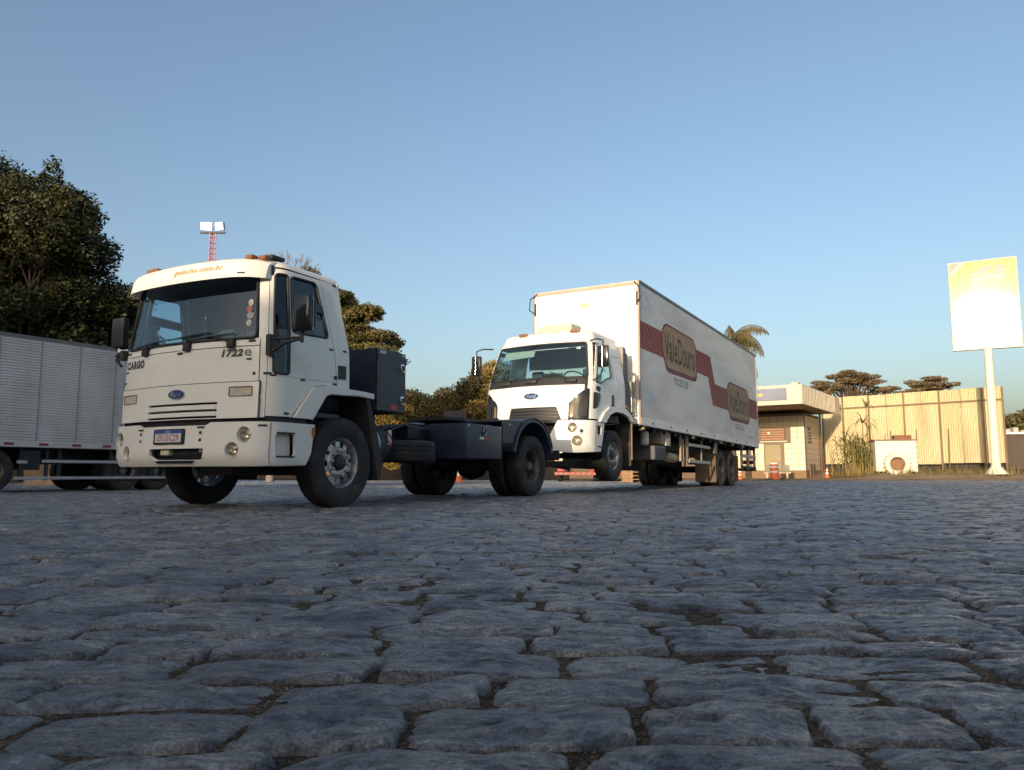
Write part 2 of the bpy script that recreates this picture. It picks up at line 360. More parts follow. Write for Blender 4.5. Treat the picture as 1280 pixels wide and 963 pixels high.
def stone_mat():
    m = bpy.data.materials.new('basalt_cobble'); m.use_nodes = True; n = m.node_tree; L = n.links; p = n.nodes['Principled BSDF']
    g = n.nodes.new('ShaderNodeNewGeometry')
    def noise(sc, d=6, vec=None, rough=.55):
        t = n.nodes.new('ShaderNodeTexNoise'); t.inputs['Scale'].default_value = sc; t.inputs['Detail'].default_value = d; t.inputs['Roughness'].default_value = rough; L.new(vec or g.outputs['Position'], t.inputs[0]); return t.outputs['Fac']
    mp = n.nodes.new('ShaderNodeMapping'); mp.inputs['Scale'].default_value = (.42, 2.0, 1); mp.inputs['Rotation'].default_value = (0, 0, .2); wn = n.nodes.new('ShaderNodeTexNoise'); wn.inputs['Scale'].default_value = 4.5; L.new(g.outputs['Position'], wn.inputs[0]); va = n.nodes.new('ShaderNodeVectorMath'); va.operation = 'MULTIPLY_ADD'; va.inputs[1].default_value = (.22, .22, .22); L.new(wn.outputs['Color'], va.inputs[0]); L.new(g.outputs['Position'], va.inputs[2]); L.new(va.outputs[0], mp.inputs[0])
    r = n.nodes.new('ShaderNodeValToRGB'); e = r.color_ramp.elements
    e[0].position = .36; e[0].color = (.020, .022, .029, 1); e[1].position = .64; e[1].color = (.33, .335, .345, 1)
    L.new(noise(26, 12, mp.outputs[0], .78), r.inputs[0])
    r2 = n.nodes.new('ShaderNodeValToRGB'); e = r2.color_ramp.elements
    e[0].position = .36; e[0].color = (.55, .57, .64, 1); e[1].position = .64; e[1].color = (1.5, 1.42, 1.32, 1); L.new(noise(3.4, 2), r2.inputs[0])
    mu = n.nodes.new('ShaderNodeMix'); mu.data_type = 'RGBA'; mu.blend_type = 'MULTIPLY'; mu.inputs[0].default_value = 1; L.new(r.outputs[0], mu.inputs[6]); L.new(r2.outputs[0], mu.inputs[7])
    # dust and sand lying in low patches (own shapes)
    md = n.nodes.new('ShaderNodeMix'); md.data_type = 'RGBA'; md.inputs[7].default_value = (.15, .115, .08, 1)
    mr = n.nodes.new('ShaderNodeMapRange'); mr.inputs[1].default_value = .58; mr.inputs[2].default_value = .76; mr.inputs[4].default_value = .5; L.new(noise(7, 10, None, .7), mr.inputs[0])
    L.new(mr.outputs[0], md.inputs[0]); L.new(mu.outputs[2], md.inputs[6]); sk = n.nodes.new('ShaderNodeMapRange'); sk.inputs[1].default_value = .38; sk.inputs[2].default_value = .62; sk.inputs[3].default_value = .68; sk.inputs[4].default_value = 1.42; L.new(noise(170, 4), sk.inputs[0]); ms = n.nodes.new('ShaderNodeVectorMath'); ms.operation = 'SCALE'; L.new(md.outputs[2], ms.inputs[0]); L.new(sk.outputs[0], ms.inputs['Scale']); L.new(ms.outputs[0], p.inputs['Base Color'])
    rm = n.nodes.new('ShaderNodeMapRange'); rm.inputs[3].default_value = .20; rm.inputs[4].default_value = .55; L.new(noise(30, 4), rm.inputs[0]); L.new(rm.outputs[0], p.inputs['Roughness'])
    p.inputs['Specular IOR Level'].default_value = .8
    b1 = n.nodes.new('ShaderNodeBump'); b1.inputs['Strength'].default_value = 1.0; b1.inputs['Distance'].default_value = .020; L.new(noise(32, 12, mp.outputs[0], .76), b1.inputs['Height'])
    b2 = n.nodes.new('ShaderNodeBump'); b2.inputs['Strength'].default_value = .6; b2.inputs['Distance'].default_value = .005; L.new(noise(210, 5), b2.inputs['Height']); L.new(b1.outputs[0], b2.inputs['Normal']); L.new(b2.outputs[0], p.inputs['Normal'])
    return m
STONE = stone_mat()
def ground_sheet():
    mb = MB(); xs = np.unique(np.r_[-900, -300, -80, np.linspace(-9, 9, 90), 80, 300, 900]); ys = np.unique(np.r_[-300, -60, -10, np.linspace(.3, 9, 60), 20, 60, 300, 1500])
    def h(x, y):
        if abs(x) > 9.01 or y > 9.01 or y < .29: return -.014
        return -.0085 - .005 * min(1, max(0, (y - 2.2) / 4)) + .0035 * math.sin(x * 3.1 + 1.3 * math.sin(y * 2.3)) * math.cos(y * 3.7 + x) + rnd.uniform(-.004, .004)
    V = [(x, y, h(x, y)) for x in xs for y in ys]; ny = len(ys)
    F = [(i * ny + j, (i + 1) * ny + j, (i + 1) * ny + j + 1, i * ny + j + 1) for i in range(len(xs) - 1) for j in range(ny - 1)]
    return tag(obj('ground', mb.add(V, F), GROUNDM, smooth=60), kind='structure')
ground_sheet()
def vnoise(P, sc, seed):
    """cheap smooth value noise on numpy points"""
    q = P * sc; i = np.floor(q).astype(int); f = q - i; f = f * f * (3 - 2 * f)
    def hsh(a, b): 
        k = (a * 374761393 + b * 668265263 + seed * 974634777) & 0xffffffff; k = ((k ^ (k >> 13)) * 1274126177) & 0xffffffff; return ((k ^ (k >> 16)) & 0xffff) / 65535.
    a, b = i[..., 0], i[..., 1]
    v = hsh(a, b) * (1 - f[..., 0]) + hsh(a + 1, b) * f[..., 0]; v2 = hsh(a, b + 1) * (1 - f[..., 0]) + hsh(a + 1, b + 1) * f[..., 0]
    return (v * (1 - f[..., 1]) + v2 * f[..., 1]) * 2 - 1
def relief(Q):
    A = np.array((.55, 1.7)); return .0065 * vnoise(Q, 7, 3) + .0045 * vnoise(Q * A, 20, 5) + .0035 * (1 - 2 * np.abs(vnoise(Q * A, 48, 9)))
def pavement():
    C = []
    y = .45; row = 0; ang = R(-5); ca, sa = math.cos(ang), math.sin(ang)
    while y < 40:
        pd = rng.uniform(.145, .205); half = .74 * y + 3.2
        x = -half - rng.uniform(0, .3)
        while x < half:
            wd = rng.uniform(.22, .45)
            C.append((x + wd / 2, y + pd / 2, wd, pd)); x += wd
        y += pd
    C = np.array(C)
    cx, cy, wd, pd = C.T
    # gently wandering rows, turned a little
    def bend(X, Y): 
        Y2 = Y + .10 * np.sin(X * .55 + .3) + .05 * np.sin(X * 1.7 + Y * .6); X2 = X + .06 * np.sin(Y * 1.3)
        return X2 * ca - Y2 * sa, X2 * sa + Y2 * ca
    near = cy < 14
    d2 = np.hypot(*bend(cx, cy)); vis = (np.abs(bend(cx, cy)[0]) < .70 * bend(cx, cy)[1] + .15) & (cy > .75)
    order = np.argsort(np.where(vis, d2, 1e9)); first = set(order[:300].tolist())
    lim = np.sort(np.where(vis, d2, 1e9))[299]
    def build(ids, nseg, rings, seed):
        n = len(ids); X = cx[ids]; Y = cy[ids]; W = wd[ids]; D = pd[ids]; g = np.random.default_rng(seed)
        gap = np.stack([g.uniform(.003, .012, n), g.uniform(.008, .020, n)], -1) + .014 * (g.random((n, 2)) < .05); hw_ = W / 2 - gap[:, 0] * .8; hd = D / 2 - gap[:, 1] * .55
        th = np.linspace(0, 2 * math.pi, nseg, endpoint=False); ex = g.uniform(6, 14, n)[:, None]
        c, s = np.cos(th)[None], np.sin(th)[None]; rad = (np.abs(c) ** ex + np.abs(s) ** ex) ** (-1 / ex)
        rad = rad * np.minimum(1.03, .985 + .03 * np.sin(2 * th[None] + g.uniform(0, 6.3, (n, 1))) + .03 * np.sin(3 * th[None] + g.uniform(0, 6.3, (n, 1))) + .035 * np.sin(5 * th[None] + g.uniform(0, 6.3, (n, 1))) + g.normal(0, .02, (n, nseg)))
        tilt = g.normal(0, .02, (n, 2)); z0 = g.normal(0, .0022, n); dome = g.uniform(.002, .009, n); ph = g.uniform(0, 100, (n, 2))
        verts = []
        for k, (rr, zz) in enumerate(rings):
            u = c * rad * rr; v = s * rad * rr; lx = u * hw_[:, None]; ly = v * hd[:, None]
            px, py = bend(X[:, None] + lx, Y[:, None] + ly)
            z = z0[:, None] + zz[0] + dome[:, None] * zz[1] + (tilt[:, :1] * lx + tilt[:, 1:] * ly) * 1.0
            if zz[2]:
                Q = np.stack([px + ph[:, :1], py + ph[:, 1:]], -1); z = z + zz[2] * relief(Q)
            verts.append(np.stack([px, py, z], -1))
        V = np.stack(verts, 1); m = len(rings)
        px, py = bend(X, Y); Q = np.stack([px + ph[:, 0], py + ph[:, 1]], -1)
        cen = np.stack([px, py, z0 + dome + relief(Q)], -1)
        V = np.concatenate([V.reshape(n, m * nseg, 3), cen[:, None]], 1)
        F = []
        for k in range(m - 1):
            for i in range(nseg): F.append((k * nseg + i, k * nseg + (i + 1) % nseg, (k + 1) * nseg + (i + 1) % nseg, (k + 1) * nseg + i))
        T = [((m - 1) * nseg + i, (m - 1) * nseg + (i + 1) % nseg, m * nseg) for i in range(nseg)]
        return V, F, T
    root = tag(bpy.data.objects.new('pavement', None), kind='structure'); COL.objects.link(root)
    hi = [(1.05, (-.06, 0, 0)), (1.01, (-.017, 0, .2)), (.98, (-.005, .1, .7)), (.89, (0, .35, 1)), (.73, (0, .6, 1)), (.52, (0, .8, 1)), (.27, (0, .95, 1))]
    near_r = [(1.05, (-.06, 0, 0)), (1.012, (-.015, 0, .3)), (.99, (-.005, .03, .7)), (.955, (-.001, .2, 1)), (.86, (0, .4, 1)), (.76, (0, .55, 1)), (.65, (0, .68, 1)), (.53, (0, .8, 1)), (.40, (0, .9, 1)), (.27, (0, .95, 1)), (.13, (0, .98, 1))]
    lo = [(1.0, (-.05, 0, 0)), (.975, (-.006, .1, .5)), (.78, (0, .65, 1))]
    ids = order[:300]; V, F, T = build(ids, 44, near_r, 5)
    for k in range(300):
        c = V[k, -1].copy(); c[2] = 0; me = bpy.data.meshes.new('cobblestone'); me.from_pydata((V[k] - c).tolist(), [], F + T)
        me.polygons.foreach_set('use_smooth', [True] * len(me.polygons)); me.materials.append(STONE)
        o = bpy.data.objects.new('cobblestone', me); COL.objects.link(o); o.parent = root; o.location = c
    def bulk(name, ids, nseg, rings, seed):
        V, F, T = build(ids, nseg, rings, seed); n, k, _ = V.shape
        Fq = np.array(F)[None] + (np.arange(n) * k)[:, None, None]; Ft = np.array(T)[None] + (np.arange(n) * k)[:, None, None]
        me = bpy.data.meshes.new(name); nq = Fq.reshape(-1, 4); nt_ = Ft.reshape(-1, 3)
        me.vertices.add(n * k); me.vertices.foreach_set('co', V.reshape(-1).astype(np.float32))
        li = np.r_[nq.reshape(-1), nt_.reshape(-1)]; me.loops.add(len(li)); me.loops.foreach_set('vertex_index', li.astype(np.int32))
        st = np.r_[np.arange(len(nq)) * 4, len(nq) * 4 + np.arange(len(nt_)) * 3]; me.polygons.add(len(st)); me.polygons.foreach_set('loop_start', st.astype(np.int32))
        me.update(calc_edges=True); me.polygons.foreach_set('use_smooth', [True] * len(st)); me.validate(); me.materials.append(STONE)
        o = bpy.data.objects.new(name, me); COL.objects.link(o); o.parent = root; o['kind'] = 'stuff'
    rest = np.array([i for i in range(len(C)) if i not in first])
    bulk('cobblestones_middle', rest[cy[rest] < 7], 16, hi[1:], 6)
    bulk('cobblestones_far', rest[(cy[rest] >= 7)], 8, lo, 8)
pavement()
def gravel():
    n = 26000; yy = .8 + 4.5 * rng.random(n) ** 1.8; xx = (rng.random(n) * 2 - 1) * (.72 * yy + .4); sz = .0012 + .0042 * rng.random(n) ** 2.5
    oct_ = np.array([(1, 0, 0), (0, 1, 0), (-1, 0, 0), (0, -1, 0), (0, 0, .8), (0, 0, -.8)]); of = [(0, 1, 4), (1, 2, 4), (2, 3, 4), (3, 0, 4), (1, 0, 5), (2, 1, 5), (3, 2, 5), (0, 3, 5)]
    V = oct_[None] * (sz[:, None, None] * rng.uniform(.6, 1.3, (n, 6, 1))) + np.stack([xx, yy, -.0065 - .005 * np.clip((yy - 2.2) / 4, 0, 1)], -1)[:, None]
    F = [tuple(int(i) + 6 * k for i in f) for k in range(n) for f in of]; mb = MB(); mb.v = [tuple(p) for p in V.reshape(-1, 3)]; mb.f = F
    tag(obj('gravel', mb, mat('pebbles', (.12, .10, .078), .85, var=.5, vscale=90), smooth=None), 'small loose gravel lying in the joints between the cobbles', 'gravel', kind='stuff')
gravel()

# ------------------------------------------------------------------ foreground tractor truck
def seat(parent, x, y, z):
    mb = MB(); mb.box(x - .25, x + .25, y - .24, y + .24, z, z + .16, .05); mb.box(x - .32, x - .18, y - .23, y + .23, z + .12, z + .75, .06); mb.box(x - .31, x - .20, y - .13, y + .13, z + .76, z + .93, .04)
    obj('seat', mb, SEATM, parent, 50)
def lamp(parent, fn, s, z, r, depth=.07, lens=LAMPG, name='headlight'):
    """round lamp: a cylindrical well, a bowl reflector and a domed glass"""
    c = Vector(fn(s, z)); n_ = nrm(fn, s, z); M = n_.to_track_quat('Y', 'Z').to_matrix()
    def place(mb): mb.v = [tuple(c + M @ Vector(p)) for p in mb.v]; return mb
    o = obj(name, place(MB().lathe([(.002, r), (-depth, r * .93), (-depth - .03, r * .8)], 28)), WHITE, parent, 40)
    obj('reflector', place(MB().lathe([(-depth * .55, r * .92), (-depth, r * .7), (-depth * 1.3, r * .3), (-depth * 1.3, .001)], 28)), REFLECT, o, 60)
    obj('lens', place(MB().lathe([(-depth * .5, r * .92), (-depth * .35, r * .6), (-depth * .28, r * .25), (-depth * .26, .001)], 28)), GLASSL, o, 60)
    obj('bulb', place(MB().lathe([(-depth * 1.2, r * .16), (-depth * .6, r * .16), (-depth * .5, r * .08), (-depth * .5, .001)], 12)), CHROME, o, 60)
    return o
GLASSL = glassmat('lamp_lens_glass', (.85, .80, .68), .05)
def cab_shell(t, W_, roof_mat, zt, xr, name='roof', rise=.12, n=80, zr=None, xfront_in=.25, xrear_in=.06):
    """domed roof over the outline of the wrap at height zt, back to x = xr"""
    smax = W_.sx(xr); S = np.linspace(-smax, smax, n); base = [Vector(W_(q, zt)) for q in S]
    mb = MB(); vs = []; K = 7
    cx = (xr + base[n // 2].x) / 2
    for k in range(K):
        f = k / (K - 1); a = f * math.pi / 2; sc = 1 - (1 - math.cos(a)) * .55 if k < K - 1 else .0
        for p in base:
            q = p.copy()
            ux = q.x - cx; lim = (base[n // 2].x - cx)
            q.x = cx + ux * (1 - (xfront_in if ux > 0 else xrear_in) * (1 - math.cos(a)) * abs(ux / lim)); q.y *= 1 - .22 * (1 - math.cos(a)); q.z = zt + rise * math.sin(a)
            vs.append(q)
    fs = []
    for k in range(K - 1):
        for i in range(n - 1): fs.append((k * n + i, k * n + i + 1, (k + 1) * n + i + 1, (k + 1) * n + i))
        fs.append((k * n, (k + 1) * n, (k + 1) * n + n - 1, k * n + n - 1))
    h = n // 2
    for i in range(h - 1): fs.append(((K - 1) * n + i, (K - 1) * n + i + 1, (K - 1) * n + n - 2 - i, (K - 1) * n + n - 1 - i))
    return obj(name, mb.add(vs, fs), roof_mat, t, 50)
def badge(parent, fn, s, z, a, b):
    o = obj('emblem', panel(circle((s, z), a, 32, b), fn, t=.012, off=.014, res=.1), CHROME, parent, 30)
    obj('emblem_field', panel(circle((s, z), a * .93, 32, b * .88), fn, t=.004, off=.017, res=.1), BLUE, o, 30)
    obj('emblem_lettering', lettering('Ford', s - a * .62, s + a * .62, z - b * .5, z + b * .5, fn, .0185, shear=.35), CHROME, o)
    return o
def clips(parent, fn, pts, w_=.035, h=.012, m=BLACKP):
    for s, z in pts: obj('sensor_clip', panel([(s - w_, z - h), (s + w_, z - h), (s + w_, z + h), (s - w_, z + h)], fn, t=.008, off=.006, res=.2), m, parent)

def tractor():
    a = .486681
    t = empty('tractor_truck', 'white cab-over tractor truck nearest the camera, bare chassis, parked on cobblestones in front', 'truck', (-2.965, 9.313, 0), (0, 0, math.atan2(-math.cos(a), -math.sin(a))))
    W = Wrap(1.30, 1.20, .28, .10, [(.9, 1.2), (1.4, 1.205), (1.75, 1.195), (2.5, 1.10), (2.6, 1.085), (2.8, 1.05)], [(.9, 1.30), (1.7, 1.28), (2.5, 1.18), (2.6, 1.16), (2.8, 1.12)], .45)
    sx = W.sx
    # front
    hood = obj('hood_panel', panel([(-1.05, 1.325), (1.05, 1.325), (1.05, 1.685), (-1.05, 1.685)], W), WHITE, t, 30)
    obj('lettering', lettering('CARGO', -1.02, -.63, 1.55, 1.645, W, .003, bold=.07, spacing=1.2), DARKL, hood)
    obj('lettering', lettering('1722', .59, .86, 1.58, 1.665, W, .003, bold=.075, shear=.2, spacing=1.2), GREYL, hood)
    obj('lettering', lettering('e', .875, .96, 1.585, 1.655, W, .003, bold=.02), mat('green_lettering', (.12, .20, .13), .4), hood)
    obj('washer_cap', panel(circle((1.0, 1.40), .016, 12), W, t=.01, off=.006), BLACKP, hood)
    clips(hood, W, [(.93, 1.553), (-1.0, 1.52), (-1.03, 1.40)], .03, .008)
    slots = [[(-.46, z - .012), (.58, z - .012), (.58, z + .012), (-.46, z + .012)] for z in (1.105, 1.03, .965)]
    gp = obj('grille_panel', panel([(-1.065, .945), (1.065, .945), (1.065, 1.315), (-1.065, 1.315)], W, slots + [rpoly([(-1.0, 1.155), (-.72, 1.155), (-.72, 1.25), (-1.0, 1.25)], .012), rpoly([(.72, 1.17), (1.0, 1.17), (1.0, 1.262), (.72, 1.262)], .012)], off=.012, t=.03), WHITE, t, 30)
    obj('grille_backing', panel([(-.6, .93), (.7, .93), (.7, 1.2), (-.6, 1.2)], W, off=-.05, t=.01), BLACKP, gp)
    for z in (1.067, .998): obj('grille_slat', panel([(-.45, z - .022), (.57, z - .022), (.57, z + .022), (-.45, z + .022)], W, off=.02, t=.012), WHITE, gp, 30)
    for s0, z0 in ((-1.0, 1.155), (.72, 1.17)):
        l = obj('corner_lamp', panel([(s0, z0), (s0 + .28, z0), (s0 + .28, z0 + .093), (s0, z0 + .093)], W, off=-.018, t=.02), REFLECT, t, 30)
        obj('lens', panel(rpoly([(s0 + .008, z0 + .006), (s0 + .272, z0 + .006), (s0 + .272, z0 + .088), (s0 + .008, z0 + .088)], .01), W, off=.010, t=.006), mat('lamp_lens_tan', (.55, .47, .36), .12, var=.25, vscale=25), l, 30)
        obj('lens_bezel', lineon(rpoly([(s0, z0), (s0 + .28, z0), (s0 + .28, z0 + .095), (s0, z0 + .095)], .012), W, .006, .012), mat('dark_bezel', (.12, .10, .08), .5), l, 40)
    badge(t, lambda s, z: Vector(W(s, z)) + nrm(W, s, z) * .012, .01, 1.215, .125, .052)
    for z in (1.25, 1.10, 1.0):
        obj('vent_gap_strip', panel([(-1.105, z - .08), (-1.075, z - .08), (-1.075, z + .05), (-1.105, z + .05)], W, off=.014, t=.01), BLACKP, gp)
        obj('vent_gap_strip', panel([(1.075, z - .06), (1.085, z - .06), (1.085, z + .06), (1.075, z + .06)], W, off=.014, t=.01), mat('shadow_gap', (.05, .05, .05), .6), gp)  # thin dark strips hold the shade of the panel gap
    clips(gp, W, [(.93, 1.295), (-1.02, 1.292), (.62, .985), (-.56, .985)], .035, .010)
    cowl = obj('cowl_panel', panel([(-1.05, 1.695), (1.05, 1.695), (1.05, 1.772), (-1.05, 1.772)], W), WHITE, t, 30)
    clips(cowl, W, [(-1.0, 1.735), (.96, 1.742), (0.0, 1.66)], .04, .012)
    # lower valance (black gap between grille and bumper)
    obj('valance', panel([(-1.2, .80), (1.2, .80), (1.2, .96), (-1.2, .96)], W, off=-.05, t=.02), BLACKP, t, 30)
    # windshield
    wpoly = rpoly([(-1.02, 1.775), (1.02, 1.775), (1.0, 2.52), (-1.0, 2.52)], .07)
    ws = obj('windshield', panel(wpoly, W, t=.006, off=-.004), GLASS, t, 40)
    obj('gasket', lineon(wpoly, W, .017, .002), BLACKP, ws, 40)
    def wiper(s0, s1, z1):
        mb = MB(); p0 = Vector(W(s0, 1.735)) + nrm(W, s0, 1.74) * .03; p1 = Vector(W(s1, z1)) + nrm(W, s1, z1) * .035
        mb.tube([p0, p0.lerp(p1, .5) + Vector((.02, 0, .01)), p1], [.014, .010, .008]); d = (p1 - p0).normalized()
        b0 = Vector(W(s1 - .38, z1 - .012)) + nrm(W, s1, z1) * .02; b1 = Vector(W(s1 + .26, z1 + .03)) + nrm(W, s1, z1) * .02
        mb.tube([b0, b0.lerp(b1, .5) + Vector((.008, 0, 0)), b1], [.006, .011, .006]); p = Vector(W(s0, 1.72))
        mb.box(p.x - .02, p.x + .045, p.y - .045, p.y + .045, 1.675, 1.765, .012); obj('wiper', mb, BLACKP, ws, 40)
    wiper(-.60, -.45, 1.80); wiper(.12, .18, 1.83); wiper(.72, .48, 1.80)
    # stickers seen at the driver's lower corner of the glass
    for k, (c, zz) in enumerate([((.55, .50, .47), 2.16), ((.45, .16, .12), 2.09), ((.40, .35, .33), 2.02), ((.5, .48, .45), 1.94)]):
        obj('sticker', panel(circle((.912 + .008 * (-1) ** k, zz), .036 + .006 * (k % 3), 9, .038), W, off=.0005, t=.001), mat('sticker_%d' % k, c, .5, var=.5, vscale=45), ws)
    # corner pillars, header, roof
    for g in (1, -1):
        dx = sx(1.15) - .006; pp = [(1.075, .95), (dx, .95), (dx, 2.54), (1.02, 2.54), (1.04, 1.775), (1.062, 1.77), (1.062, 1.33), (1.085, 1.32)]
        cp = obj('corner_panel', panel(pp if g > 0 else mir(pp), W), WHITE, t, 30)
        clips(cp, W, [(g * 1.14, 1.40)], .04, .012)
    obj('header_panel', panel([(-1.0, 2.525), (1.0, 2.525), (1.0, 2.585), (-1.0, 2.585)], W), WHITE, t, 30)
    cab_shell(t, W, WHITE, 2.555, .05, rise=.11)
    # doors
    D = [(1.15, .965), (1.15, 2.535), (.37, 2.545), (.345, 2.50), (.20, 1.75), (.150, 1.335), (.33, 1.35), (.535, 1.322), (.83, .995), (.845, .965)]
    vent = rpoly([(1.095, 1.405), (1.095, 2.475), (.925, 2.485), (.905, 1.405)], .05); win = rpoly([(.865, 1.865), (.875, 2.480), (.43, 2.49), (.285, 1.885)], .055)
    for g in (1, -1):
        f = (lambda p: W.side(p)) if g > 0 else (lambda p: mir(W.side(p)))
        ds = f(D)
        d = obj('door', panel(ds, W, [f(vent), f(win)]), WHITE, t, 30)
        for nm, h in (('quarter_window', vent), ('window', win)):
            gl = obj(nm, panel(f(h), W, t=.005, off=-.008), GLASSD, d, 40); obj('gasket', lineon(f(h), W, .013, .002), BLACKP, gl, 40)
        obj('window_bar', panel(f([(1.09, 1.885), (1.09, 1.915), (.91, 1.915), (.91, 1.885)]), W, t=.01, off=.004), BLACKP, d)
        obj('wind_deflector', panel(f(rpoly([(.86, 2.16), (.87, 2.27), (.36, 2.25), (.335, 2.15)], .02)), W, t=.006, off=.012), BLACKG, d, 40)
        hb = f(rpoly([(.20, 1.43), (.20, 1.47), (.17, 1.47), (.17, 1.43)], .005)); obj('handle', panel(hb, W, t=.03, off=.02), BLACKP, d)
        obj('crease', lineon(f([(1.14, 1.385), (.165, 1.40)]), W, .006, .0, closed=False), WHITE, d, 60)
        clips(d, W, [(g * sx(1.09), 1.385), (g * sx(.70), 1.37), (g * sx(.19), 1.375), (g * sx(.25), 1.76), (g * sx(.92), 1.0)], .032, .010)
        # rear quarter panel
        Q = [(.355, 2.548), (.335, 2.50), (.19, 1.75), (.14, 1.34), (-.06, 1.34), (-.06, 1.8), (.02, 2.2), (.055, 2.552)]
        qp = obj('rear_quarter_panel', panel(f(Q), W), WHITE, t, 30)
        obj('air_vent', panel(f([(.135, 1.595), (.0, 1.60), (.0, 1.445), (.135, 1.44)]), W, t=.01, off=.006), BLACKP, qp)
        clips(qp, W, [(g * sx(.02), 1.77), (g * sx(.12), 2.53)], .03, .010)
        # sill below the door and fender
        obj('sill_panel', panel(f([(1.14, .90), (1.14, .955), (.60, .955), (.60, .90)]), W, off=-.02), BLACKP, t)
        A0 = [(.835, .96), (.54, 1.315), (.33, 1.345), (-.30, 1.335), (-.48, 1.325), (-.48, 1.275), (-.20, 1.285), (.27, 1.265), (.36, 1.235), (.565, .96)]
        fd = obj('fender', panel(f(A0), W, off=.035, t=.06, res=.08), WHITE, t, 30)
        obj('fender_edge', lineon(f([(.565, .96), (.36, 1.235), (.27, 1.265), (-.20, 1.285), (-.48, 1.275)]), W, .018, .02, closed=False), WHITE, fd, 60)
        inner = MB(); arc = [(.57, .93), (.36, 1.225), (.27, 1.255), (-.30, 1.27), (-.42, 1.25), (-.50, 1.0), (-.62, .60)]
        y0, y1 = (.72, 1.19) if g > 0 else (-1.19, -.72)
        for i in range(len(arc) - 1): inner.prism([arc[i], arc[i + 1], (arc[i + 1][0] - .012, arc[i + 1][1] + .012), (arc[i][0] - .012, arc[i][1] + .012)], y0, y1, 'y')
        obj('wheel_arch_liner', inner, BLACKP, fd)
        obj('mud_flap', MB().prism([(-.36, 1.30), (-.42, 1.30), (-.70, .55), (-.66, .30), (-.62, .30)], .82 if g > 0 else -1.21, 1.21 if g > 0 else -.82, 'y'), mat('flap_rubber', (.035, .034, .032), .8, var=.3, bump=.3, bscale=40), t)
    # cab back wall and floor
    obj('rear_wall', MB().prism([(-.06, 1.33), (-.06, 1.8), (.015, 2.2), (.05, 2.56), (.075, 2.56), (.04, 2.2), (-.035, 1.8), (-.035, 1.33)], -1.10, 1.10, 'y'), WHITE, t)
    obj('rear_wall_lower', MB().box(-.05, -.02, -.7, .7, .98, 1.33), CHASSIS, t)
    obj('cab_lining', MB().prism([(-.02, 1.34), (.02, 2.0), (.09, 2.52), (.95, 2.53), (.95, 2.535), (.085, 2.54), (.01, 2.0), (-.03, 1.34)], -1.05, 1.05, 'y'), mat('cab_lining', (.045, .05, .055), .8), t)
    obj('cab_floor', MB().box(-.02, 1.1, -1.1, 1.1, 1.0, 1.05), INTER, t)
    obj('dashboard', MB().box(.78, 1.13, -1.05, 1.05, 1.3, 1.72, .06), INTER, t, 50)
    seat(t, .35, .6, 1.25); seat(t, .35, -.6, 1.25)
    mb = MB(); c = Vector((.68, .6, 1.83)); M = Matrix.Rotation(R(-38), 3, 'Y')
    mb.tube([c + M @ Vector((.23 * math.cos(q), .23 * math.sin(q), 0)) for q in np.linspace(0, 2 * math.pi, 33)], .014, 6, caps=False)
    mb.tube([c + M @ Vector((.23, 0, 0)), c + M @ Vector((-.23, 0, 0))], .016, 6); mb.tube([c, c + Vector((.25, 0, -.3))], .03, 8); obj('steering_wheel', mb, BLACKP, t, 50)
    # sun visor board over the windshield
    def V(s, q):
        y = s; e = abs(y) / 1.03; xv = 1.41 - .14 * e ** 2 - .14 * e ** 10
        zb = 2.395 + .01 * e * e; ztop = 2.645 - .035 * e ** 6
        return (xv - .05 * q - .12 * q ** 8, y, zb + (ztop - zb) * (q ** .9))
    vz = obj('sun_visor', panel(rpoly([(-1.02, 0), (1.04, 0), (1.04, 1), (-1.02, 1)], [.02, .02, .05, .18]), V, t=.014, res=.09), WHITE, t, 40)
    obj('lettering', lettering('guincho.com.br', -.02, .66, .26, .58, V, .003, bold=.03, shear=.25, spacing=1.08), ORANGEL, vz)
    for s0, g in ((1.04, 1), (-1.02, -1)):
        pr = [V(s0, q) for q in np.linspace(0, 1, 9)]; mb = MB(); pl = [(p[0], p[2]) for p in pr] + [(.95, 2.60), (.99, 2.42)]; mb.prism(pl, s0 - .02 if g > 0 else s0, s0 if g > 0 else s0 + .02, 'y'); obj('end_cap', mb, WHITE, vz)
    obj('bracket', MB().box(1.0, 1.045, 1.041, 1.049, 2.46, 2.56, .003), BLACKP, vz)
    clips(vz, V, [(.86, .16), (-.96, .1)], .035, .03)
    for s0 in (-.60, -.50, .86, .97):
        p = V(s0, .95); mb = MB(); mb.box(p[0] - .06, p[0] + .03, s0 - .05, s0 + .05, 2.615, 2.664, .016); obj('marker_light', mb, BRONZE, vz, 50)
    obj('roof_beacon', MB().box(.80, .99, .68, 1.0, 2.655, 2.70, .015), BLACKP, t, 40)
    # bumper
    Bw = Wrap(1.385, 1.215, .30, .12, [(.4, 1.16), (.5, 1.205), (.9, 1.215)], [(.40, 1.25), (.47, 1.33), (.56, 1.375), (.9, 1.36)], .75)
    bs = Bw.sx
    HL = [(-.985, .752, .085), (-.80, .605, .076), (.965, .775, .082), (.835, .622, .078)]
    oph = rpoly([(-.33, .64), (.50, .64), (.47, .525), (.40, .51), (-.22, .51), (-.30, .55)], .03)
    bp = [(-bs(.60), .475), (-1.15, .455), (1.15, .455), (bs(.60), .475), (bs(.54), .60), (bs(.50), .905), (1.25, .905), (.56, .905), (.5, .875), (-.5, .875), (-.56, .905), (-1.25, .905), (-bs(.50), .905), (-bs(.54), .60)]
    stepR = rpoly([(bs(1.07), .79), (bs(.80), .795), (bs(.78), .56), (bs(1.05), .555)], .04); stepL = mir(stepR)
